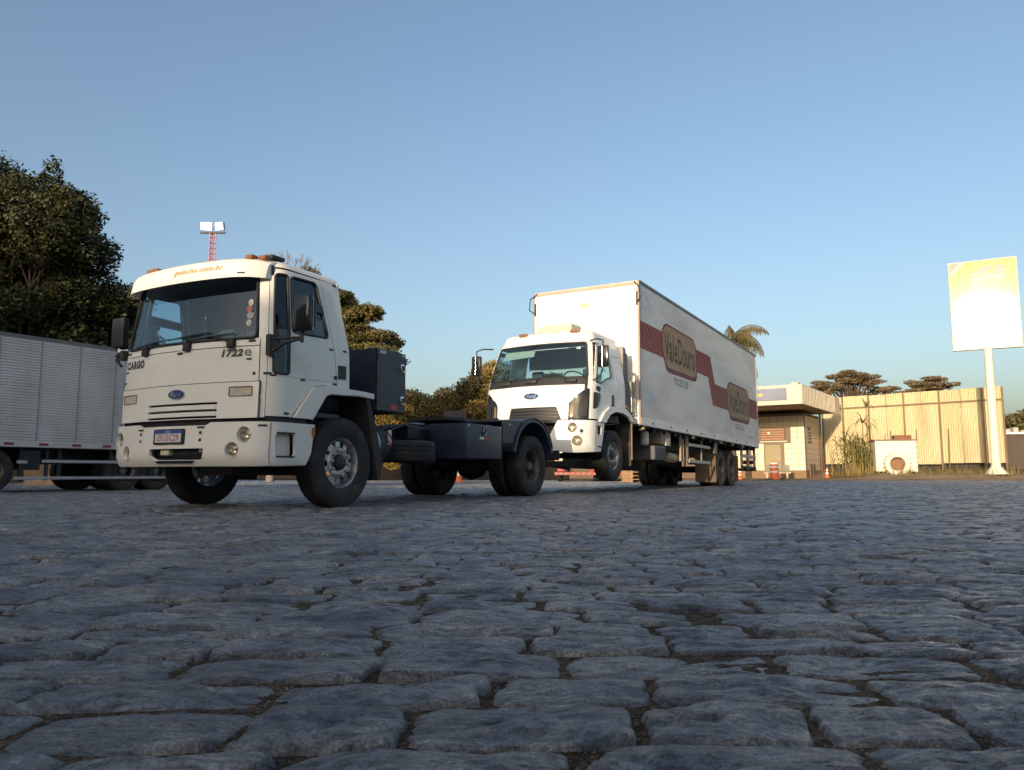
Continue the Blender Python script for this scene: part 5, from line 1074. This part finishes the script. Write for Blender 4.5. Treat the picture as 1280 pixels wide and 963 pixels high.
# ------------------------------------------------------------------ white kiosk with tractor tyre
def kiosk():
    ang = R(-14)
    t = empty('white_kiosk', 'white box kiosk on short legs in front of the yellow fence', 'kiosk', (21.75, 43.75, .25), (0, 0, ang))
    km = mat('kiosk_white', (.74, .68, .55), .5, var=.05, dirt=(.5, .42, .3), dscale=2.5, dlo=.5, dhi=.85)
    obj('body', MB().box(-1.08, 1.08, 0, 1.5, .22, 1.95, .015), km, t); obj('roof', MB().box(-1.13, 1.13, -.04, 1.55, 1.95, 2.03, .01), WOODB, t)
    for i, x in enumerate((-1.02, -.1, .92)):
        for y in (.08, 1.4): obj('leg', MB().box(x, x + .1, y - .05, y + .05, -.2, .22), WOODB, t)
    for k in range(6): z = .4 + k * .28; obj('edge_notch', MB().box(1.02, 1.085, -.012, .0, z, z + .06), RUST, t)
    obj('serving_board', MB().box(-.45, .5, -.02, 0, .3, .95), mat('board_brown', (.24, .13, .07), .8, var=.2), t)
    obj('crate', MB().box(.0, .9, .3, .9, 2.03, 2.28, .01), RUST, t)
    w_ = empty('big_tyre', 'large white painted tractor tyre leaning against the white kiosk', 'tyre', (21.62, 43.42, .17), (R(-6), 0, ang))
    wt = mat('tyre_white_paint', (.70, .65, .53), .7, var=.08, dirt=(.4, .33, .24), dscale=5, dlo=.5, dhi=.8)
    pr = [(-.17, .40), (-.2, .46), (-.21, .56), (-.18, .64), (-.1, .66), (.1, .66), (.18, .64), (.21, .56), (.2, .46), (.17, .40)]
    obj('casing', MB().lathe(pr, 48, 'y', (0, 0, .70), closed=True), wt, w_, 50)
    lugm = mesh('lug', MB().prism([(-.035, .655), (.035, .655), (.03, .725), (-.03, .725)], -.20, .02, 'y'), wt)
    for k in range(22): obj('lug', lugm, None, w_, loc=(0, 0 if k % 2 else .17, .70), rot=(0, 2 * math.pi * k / 22, 0))
kiosk()

# ------------------------------------------------------------------ vegetation
def leafmat(name, c1, c2, sc=1.2):
    m = bpy.data.materials.new(name); m.use_nodes = True; n = m.node_tree; L = n.links; p = n.nodes['Principled BSDF']
    tc = n.nodes.new('ShaderNodeNewGeometry'); t = n.nodes.new('ShaderNodeTexNoise'); t.inputs['Scale'].default_value = sc; t.inputs['Detail'].default_value = 8; L.new(tc.outputs['Position'], t.inputs[0])
    r = n.nodes.new('ShaderNodeValToRGB'); r.color_ramp.elements[0].position = .35; r.color_ramp.elements[0].color = tuple(c1) + (1,); r.color_ramp.elements[1].position = .65; r.color_ramp.elements[1].color = tuple(c2) + (1,)
    L.new(t.outputs['Fac'], r.inputs[0]); L.new(r.outputs[0], p.inputs['Base Color']); p.inputs['Roughness'].default_value = .6; p.inputs['Specular IOR Level'].default_value = .3
    p.inputs['Subsurface Weight'].default_value = 0
    return m
BARK = mat('bark', (.09, .065, .045), .95, var=.3, vscale=5, bump=.6, bscale=20)
def leaves(clumps, n, size, seed, shell=.55, up=.3):
    g = np.random.default_rng(seed); c = np.array([k[0] for k in clumps]); r = np.array([k[1] for k in clumps]); wt = (r[:, 0] * r[:, 1] + r[:, 0] * r[:, 2]); ix = g.choice(len(c), n, p=wt / wt.sum())
    d = g.normal(size=(n, 3)); d /= np.linalg.norm(d, axis=1)[:, None]; rad = shell + (1.08 - shell) * g.random(n) ** .6; rad *= 1 + .18 * np.sin(d[:, 0] * 7 + ix) * np.sin(d[:, 1] * 6 + 2 * ix) 
    P = c[ix] + d * r[ix] * rad[:, None]
    a = g.normal(size=(n, 3)); a[:, 2] *= .7; a /= np.linalg.norm(a, axis=1)[:, None]; nn = d + g.normal(size=(n, 3)) * .7; nn[:, 2] += up; b = np.cross(nn, a); b /= np.linalg.norm(b, axis=1)[:, None] + 1e-9
    s = size * g.uniform(.55, 1.35, n)[:, None]
    V = np.stack([P - a * s * .5, P + b * s * .26 - a * s * .05, P + a * s * .55, P - b * s * .26 - a * s * .05], 1).reshape(-1, 3)
    i = np.arange(n) * 4; F = np.stack([i, i + 1, i + 2, i + 3], 1)
    return V, F
def leafobj(name, V, F, m, parent):
    me = bpy.data.meshes.new(name); n = len(V); k = len(F)
    me.vertices.add(n); me.vertices.foreach_set('co', V.reshape(-1).astype(np.float32)); me.loops.add(4 * k); me.loops.foreach_set('vertex_index', F.reshape(-1).astype(np.int32)); me.polygons.add(k); me.polygons.foreach_set('loop_start', (np.arange(k) * 4).astype(np.int32)); me.update(calc_edges=True); me.materials.append(m)
    return obj(name, me, None, parent)
def tree(name, label, base, clumps, m, n, size, seed, trunk_r=.3, group=None, shell=.55, cat='tree', limbs=True, lean=(0, 0)):
    b = Vector(base); t = empty(name, label, cat, base, group=group); C = [((c[0] - b.x, c[1] - b.y, c[2] - b.z), r) for c, r in clumps]
    V, F = leaves(C, n, size, seed, shell); leafobj('crown', V, F, m, t)
    zt = min(c[2] for c, r in C); top = Vector((lean[0], lean[1], max(.6, zt * .9))); mb = MB().tube([(0, 0, -.1), (lean[0] * .4, lean[1] * .4, top.z * .5), top], [trunk_r * 1.15, trunk_r * .85, trunk_r * .7], 9)
    g = random.Random(seed)
    if limbs:
        for c, r in C: 
            c = Vector(c); st = Vector((top.x * .8, top.y * .8, top.z * g.uniform(.75, 1))); mid = st.lerp(c, .5) + Vector((g.uniform(-.2, .2), g.uniform(-.2, .2), .2)); mb.tube([st, mid, c], [trunk_r * .4, trunk_r * .25, trunk_r * .08], 6)
            for q in range(3): e = c + Vector((g.uniform(-1, 1) * r[0], g.uniform(-1, 1) * r[1], g.uniform(-.8, 1) * r[2])) * .8; mb.tube([mid.lerp(c, .6), e], [trunk_r * .12, trunk_r * .03], 5)
    obj('trunk', mb, BARK, t, 60)
def blob(cx, cy, z0, z1, rx, ry, k, rc, seed, taper=.6):
    g = random.Random(seed); out = []
    for i in range(k):
        f = (i + .5) / k; z = z0 + (z1 - z0) * f; w_ = math.sin(math.pi * (.14 + .78 * f)) ** taper; an = g.uniform(0, 6.28); q = g.uniform(.25, 1) ** .5
        r = rc * g.uniform(.65, 1.25); out.append(((cx + rx * w_ * q * math.cos(an), cy + ry * w_ * q * math.sin(an), z), (r, r, r * .68)))
    return out
DARKLEAF = leafmat('dark_leaf', (.015, .022, .007), (.052, .053, .015))
OLIVE = leafmat('olive_leaf', (.06, .058, .018), (.15, .12, .04)); DRY = leafmat('dry_leaf', (.15, .115, .032), (.31, .22, .07)); BROWNLEAF = leafmat('umbrella_leaf', (.10, .075, .04), (.19, .14, .08))
TG = 'tall trees behind the parked trailer'
tree('broadleaf_tree', 'tallest dark broadleaf tree, cut by the left picture edge', (-23.3, 31, 0), blob(-23.2, 31, 2.6, 13.0, 3.1, 2.6, 62, 1.5, 3), DARKLEAF, 130000, .17, 21, .4, TG)
tree('broadleaf_tree', 'dark broadleaf tree with a spiky top behind the trailer roof', (-19.3, 30, 0), blob(-19.25, 30, 2.2, 11.5, 2.45, 2.2, 60, 1.3, 4) + [((-18.55, 30, 12.3), (.4, .4, .75)), ((-19.1, 30, 11.7), (.6, .6, .7))], DARKLEAF, 130000, .16, 22, .35, TG)
tree('broadleaf_tree', 'lower dark tree between the trailer and the tractor cab', (-15.0, 32, 0), blob(-17.0, 32, 2.4, 7.6, 1.4, 1.8, 24, 1.1, 5) + [((-15.6, 32, 5.2), (.8, .8, .6))], DARKLEAF, 60000, .16, 23, .25, TG)
cl = []
g_ = random.Random(9)
for k in range(84):
    x = g_.uniform(-10.3, -5.6); top = interp(x, [(-10.4, 8.6), (-9.9, 9.5), (-8.9, 9.7), (-7.9, 8.9), (-7.3, 7.9), (-6.7, 8.1), (-6.2, 8.1), (-5.8, 6.6), (-5.5, 5.6)]); z = top - .3 - (g_.random() ** 1.3) * min(4.5, top - 3.4)
    cl.append(((x, 35 + g_.uniform(-1.3, 1.3), z), (g_.uniform(.4, .75),) * 2 + (g_.uniform(.2, .34),)))
tree('cedar_tree', 'layered olive cedar rising behind the tractor cab and locker', (-8.2, 35, 0), cl, OLIVE, 70000, .135, 31, .3)
def bare_tree():
    t = empty('bare_tree', 'leafless grey tree with fine twigs behind the tractor roof', 'tree', (-10.6, 34, 0)); mb = MB(); g = random.Random(12)
    def br(p, d, l, r, dep):
        q = p + d * l; mb.tube([p, p.lerp(q, .5) + Vector((g.uniform(-1, 1), g.uniform(-1, 1), 0)) * l * .05, q], [r, r * .85, r * .7], 5 if dep > 1 else 7, caps=False)
        if dep >= 6: return
        for k in range(3 if dep > 1 else 4):
            nd = (d + Vector((g.uniform(-1, 1), g.uniform(-1, 1), g.uniform(-.25, .8))) * .62).normalized(); br(q, nd, l * g.uniform(.6, .8), r * .62, dep + 1)
    obj('trunk', MB().tube([(0, 0, -.1), (.05, 0, 3), (0, 0, 5.6)], [.2, .16, .12], 8), mat('grey_bark', (.20, .17, .15), .9, var=.2), t, 60)
    br(Vector((.25, 0, 5.5)), Vector((0, 0, 1)), 1.65, .10, 1); obj('crown', mb, mat('grey_bark', (.20, .17, .15), .9), t)
bare_tree()
BG = 'sunlit bushes behind the tractor chassis'
for k, (x, zt, rx, y, lab) in enumerate([(-5.9, 5.3, 1.5, 45, 'sunlit dry bush just right of the dark tool locker'), (-3.9, 5.5, 1.5, 46, 'sunlit dry bush in the middle of the gap between the trucks'), (-2.2, 5.9, 1.4, 45, 'sunlit bush left of the towed truck\'s mirror'), (-.8, 7.0, 1.2, 44, 'tallest sunlit bush behind the towed truck\'s mirror'), (-8.2, 5.0, 1.6, 46, 'sunlit bush mostly hidden behind the tool locker')]):
    tree('bush', lab, (x, y, 0), blob(x, y, .8, zt - .5, rx, 1.2, 22, .75, 40 + k, .45), DRY if k != 2 else OLIVE, 36000, .135, 50 + k, .12, BG, shell=.35, cat='bush')
UG = 'flat-topped trees behind the fence'
for lab, cx, w_, zb, zt in (('flat-topped umbrella tree behind the shed\'s right end', 33.0, 4.3, 6.4, 10.3), ('second flat-topped tree, lower, above the middle of the yellow fence', 40.3, 3.2, 6.2, 9.5)):
    g_ = random.Random(int(cx)); cl = []
    for k in range(70):
        f = g_.uniform(-1, 1); z = zb + (zt - zb) * (1 - f * f * .75) * g_.uniform(.55, 1); cl.append(((cx + f * w_, 75 + g_.uniform(-2.5, 2.5), z), (g_.uniform(.45, 1.0), g_.uniform(.5, 1.0), .2)))
    tree('umbrella_tree', lab, (cx, 75, 0), cl, BROWNLEAF, 26000, .17, int(cx), .3, UG)
for k, (x, y, zt) in enumerate([(38.5, 60, 4.6), (41.5, 61, 5.0), (45, 61, 4.7)]):
    tree('bush', ('pale bush at the right picture edge, above the dark shed', 'bush farther right behind the dark shed', 'last bush behind the dark shed')[k], (x, y, 0), blob(x, y, 1.5, zt, 1.6, 1.2, 14, .8, 70 + k), OLIVE, 7000, .24, 80 + k, .12, 'bushes behind the dark shed', cat='bush')
def frond(mb, o, az, el, L, droop, g, w_=.55):
    P = []; d = Vector((math.cos(az) * math.cos(el), math.sin(az) * math.cos(el), math.sin(el))); p = Vector(o); n = 12
    for i in range(n + 1):
        P.append(p.copy()); d.z -= droop / n * (1 + i / n); d.normalize(); p = p + d * L / n
    mb.tube(P, [.035 * (1 - .8 * i / n) for i in range(n + 1)], 4, caps=False); sd = Vector((-math.sin(az), math.cos(az), 0)); V = []; F = []
    for i in range(1, n + 1):
        for j in range(3):
            q = P[i - 1].lerp(P[i], j / 3); l = w_ * math.sin(math.pi * min(.97, .12 + .8 * i / n)) * g.uniform(.8, 1.2)
            for s in (1, -1):
                tip = q + sd * s * l * .45 + Vector((0, 0, -l * g.uniform(.75, 1.1))) + d * .1; wv = (P[i] - P[i - 1]).normalized() * .022; m_ = q.lerp(tip, .5) + sd * s * l * .12
                k = len(V); V += [q - wv, q + wv, m_ + wv * 1.3, tip, m_ - wv * 1.3]; F.append((k, k + 1, k + 2, k + 3, k + 4))
    mb.add(V, F)
def palm():
    t = empty('palm_tree', 'drooping palm rising behind the rear of the cargo box', 'palm', (13.1, 46, 0)); g = random.Random(5)
    obj('trunk', MB().tube([(0, 0, 0), (.1, 0, 4.2), (0, 0, 8.2)], [.24, .18, .15], 10), BARK, t, 60); m = leafmat('palm_leaf', (.07, .062, .024), (.14, .11, .05))
    for k in range(15): mb = MB(); frond(mb, (0, 0, 8.15), k * 2.4 + g.uniform(-.3, .3), g.uniform(.3, 1.25), g.uniform(2.5, 3.2), g.uniform(1.5, 2.3), g, .85); obj('frond', mb, m, t)
palm()
def cane():
    t = empty('cane_clump', 'tall green cane clump growing before the yellow fence', 'plant', (20.35, 45.2, .3)); g = random.Random(8); mb = MB(); m = leafmat('cane_leaf', (.07, .085, .02), (.17, .15, .05), 3); st = MB()
    def blade(o, az, L, el, droop, w_):
        P = []; d = Vector((math.cos(az) * math.cos(el), math.sin(az) * math.cos(el), math.sin(el))); p = Vector(o); n = 7; sd = Vector((-math.sin(az), math.cos(az), 0)); V = []; F = []
        for i in range(n + 1):
            ww = w_ * (1 - (i / n) ** 2) + .004; V += [p - sd * ww, p + sd * ww]; d.z -= droop / n * (1 + i / n * 1.5); d.normalize(); p = p + d * L / n
        F = [(2 * i, 2 * i + 1, 2 * i + 3, 2 * i + 2) for i in range(n)]; mb.add(V, F)
    for k in range(46):
        x, y = g.gauss(0, .5), g.gauss(0, .35); h = g.uniform(1.2, 2.5); st.tube([(x, y, 0), (x * 1.15, y * 1.15, h)], [.025, .015], 5)
        for j in range(7): blade((x * (1 + .15 * j / 7), y, h * (.25 + .75 * j / 7)), g.uniform(0, 6.28), g.uniform(.8, 1.4), g.uniform(.7, 1.4), g.uniform(.8, 2.2), .028)
    for (x, y, h) in ((.25, 0, 3.0), (-.8, .1, 1.9)):
        st.tube([(x * .5, y, 0), (x, y, h)], [.05, .03], 6)
        for j in range(16): blade((x, y, h), j * .4 + g.uniform(-.1, .1), g.uniform(.9, 1.5), g.uniform(.2, 1.3), g.uniform(1.2, 2.0), .035)
    obj('leaves', mb, m, t); obj('stems', st, mat('cane_stem', (.30, .22, .08), .7, var=.2), t, 60)
    t2 = empty('cane_shoot', 'thin cane shoot reaching above the fence rail', 'plant', (21.9, 47.5, .3)); mb = MB()
    for j in range(10): blade((0, 0, 4.1), j * .63, g.uniform(.7, 1.1), g.uniform(.8, 1.4), g.uniform(.6, 1.5), .04)
    obj('leaves', mb, m, t2); obj('stem', MB().tube([(0, 0, 0), (0, 0, 4.2)], [.06, .03], 6), mat('cane_stem', (.30, .22, .08), .7), t2, 60)
cane()
def weeds():
    g = np.random.default_rng(4); n = 2600; x = g.uniform(18.8, 36, n); y = g.uniform(42.5, 47.0, n); z = .30 + 0 * x; h = g.uniform(.08, .38, n) * (1 + .8 * (np.sin(x * 2.1) > .4)); a = g.uniform(0, 6.28, n); l = g.normal(0, .10, (n, 2))
    w_ = .018; V = np.stack([np.stack([x - w_ * np.cos(a), y - w_ * np.sin(a), z - .1], -1), np.stack([x + w_ * np.cos(a), y + w_ * np.sin(a), z - .1], -1), np.stack([x + l[:, 0] + .004, y + l[:, 1], z + h], -1), np.stack([x + l[:, 0] - .004, y + l[:, 1], z + h], -1)], 1).reshape(-1, 3); i = np.arange(n) * 4
    o = leafobj('dry_weeds', V, np.stack([i, i + 1, i + 2, i + 3], 1), leafmat('weed', (.12, .10, .03), (.24, .17, .06), 2), None); tag(o, 'dry weeds and grass along the foot of the yellow fence', 'weeds', kind='stuff')
weeds()
# ------------------------------------------------------------------ floodlight mast
def mast():
    t = empty('floodlight_mast', 'red and white lattice mast with two lit floodlights behind the tractor', 'light mast', (-18.0, 45, 0)); rm = mat('mast_red', (.45, .08, .06), .5); wm = mat('mast_white', (.6, .58, .56), .5); r = .19
    cs = [(r, 0), (-r * .5, r * .87), (-r * .5, -r * .87)]
    for k in range(9):
        z0, z1 = k * 1.64, (k + 1) * 1.64; mb = MB()
        for a, b in cs: mb.tube([(a, b, z0), (a, b, z1)], .026, 5)
        for j in range(5):
            za = z0 + j * .328
            for i in range(3): a, b = cs[i], cs[(i + 1) % 3]; mb.tube([(a[0], a[1], za), (b[0], b[1], za + .328)], .014, 4); mb.tube([(a[0], a[1], za), (b[0], b[1], za)], .014, 4)
        obj('lattice_section', mb, rm if k in (8, 7, 5, 3, 1) else wm, t)
    obj('cross_arm', MB().box(-.75, .75, -.05, .05, 14.70, 14.80), CHASSIS, t); lm = emit('lit_lamp', (1, .98, .92), 6)
    for x0, x1, rz in ((-.66, .0, .15), (.22, .76, -.25)):
        c = (x0 + x1) / 2; h = obj('floodlight', MB().box(x0 - c, x1 - c, -.10, .12, -.02, .46, .03), ALU, t, loc=(c, -.1, 14.88), rot=(R(12), 0, rz)); obj('lamp_face', MB().box(x0 - c + .03, x1 - c - .03, -.115, -.101, .01, .43), lm, h)
mast()
# ------------------------------------------------------------------ far things
def far_truck(name, label, x, y, rz, wide, m):
    t = empty(name, label, 'truck', (x, y, 0), (0, 0, rz)); obj('load_bed', MB().box(-wide / 2, wide / 2, 0, 6, .95, 1.25, .02), m, t); obj('cargo_body', MB().box(-wide / 2 + .02, wide / 2 - .02, .03, 6, 1.25, 1.9, .02), m, t)
    b = obj('bumper', MB().box(-wide / 2, wide / 2, -.06, 0, .30, .42), mat('bumper_tan', (.25, .19, .14), .7, var=.2), t)
    for k in range(8): x0 = -wide / 2 + .06 + k * wide / 8; obj('stripe', MB().prism([(x0, .30), (x0 + .12, .30), (x0 + .2, .42), (x0 + .08, .42)], -.065, -.06, 'y'), RED, b)
    obj('rear_board', MB().box(-wide / 2, wide / 2, -.03, .0, .62, .95), mat('rear_board_yellow', (.58, .46, .30), .6), t)
    for g in (1, -1): obj('tail_light', MB().box(g * wide * .36 - .15, g * wide * .36 + .15, -.05, -.03, .46, .58), RED, t)
    for yy in (.9, 4.8):
        for g in (1, -1): o = wheel(t, g * (wide / 2 - .18), yy, .45, 1, 'in', 'rear', nuts=False, hub=False, scale=.88); o.rotation_euler = (0, 0, -math.pi / 2 * g)
far_truck('flatbed_truck', 'parked flatbed with red and white striped bumper seen under the towed cab', 2.9, 34.5, R(-8), 2.0, ALUDIM)
far_truck('flatbed_truck', 'second parked flatbed seen under the towed cab, right of the striped one', 5.2, 36.5, R(-8), 2.0, CHASSIS)
def pallets():
    t = empty('pallet_stack', 'stack of worn wooden pallets glimpsed behind the towed truck\'s front wheel', 'pallet stack', (5.35, 32.8, 0), (0, 0, R(12)))
    for k in range(5):
        z = k * .15
        for j in range(5): obj('board', MB().box(-.55, .55, -.5 + j * .23, -.38 + j * .23, z + .11, z + .135), mat('pallet_wood', (.45, .28, .16), .8, var=.2), t)
        for j in range(3): obj('bearer', MB().box(-.55 + j * .5, -.45 + j * .5, -.5, .54, z, z + .11), mat('pallet_wood', (.45, .28, .16), .8), t)
pallets()
def dark_shed():
    t = empty('dark_shed', 'low brown shed with a flat roof at the right picture edge', 'building', (36.4, 51, .3), (0, 0, R(-6)))
    wl = mat('brown_shed_wall', (.085, .068, .055), .85, var=.12, vscale=1.5)
    for k in range(10): obj('wall_sheet', MB().box(-4.2 + k * .9, -4.2 + k * .9 + .89, 0, 3, .35, 2.65, .01), wl, t)
    obj('roof', MB().box(-4.3, 5, -.15, 3.2, 2.65, 2.78), ALUDIM, t); obj('plinth', MB().box(-4.2, 4.8, .05, 2.9, -.3, .35), BLACKP, t)
    for k in range(7): x = -3.9 + k * .5; obj('rubble', MB().box(x, x + .3, .2, .8, 2.78, 2.92 + .1 * (k % 3), .03), PLASTER, t)
dark_shed()
def rear_screen():
    t = empty('rear_screen_wall', 'long low brown wall added behind the bushes, standing in for shaded growth', 'wall', (-17, 52, 0)); wl = mat('screen_shade_brown', (.16, .11, .075), .9, var=.2, vscale=1.5)  # added wall, its dark brown stands in for shaded bushes and vehicles
    for k in range(16): obj('wall_panel', MB().box(-32 + k * 4, -32 + k * 4 + 3.98, -.1, .1, 0, 2.0 + .05 * (k % 3)), wl, t); obj('pier', MB().box(-32.15 + k * 4, -31.85 + k * 4, -.16, -.1, 0, 2.25), wl, t)
rear_screen()
def mound(name, label, x, y, rx, ry, h, seed):
    g = random.Random(seed); mb = MB(); V = []; n = 26; m_ = 8
    for i in range(m_ + 1):
        for k in range(n): a = 2 * math.pi * k / n; f = 1 - i / m_; V.append((rx * f * math.cos(a) * g.uniform(.92, 1.08), ry * f * math.sin(a) * g.uniform(.92, 1.08), h * (1 - f ** 1.6) * g.uniform(.88, 1.1) - .05 * (i == 0)))
    F = [(i * n + k, i * n + (k + 1) % n, (i + 1) * n + (k + 1) % n, (i + 1) * n + k) for i in range(m_) for k in range(n)]
    tag(obj(name, mb.add(V, F), DIRT, smooth=40, loc=(x, y, 0)), label, 'dirt heap')
mound('dirt_heap', 'sunlit heap of dry dirt seen under the parked trailer', -13.0, 24.5, 2.6, 1.2, .55, 3)
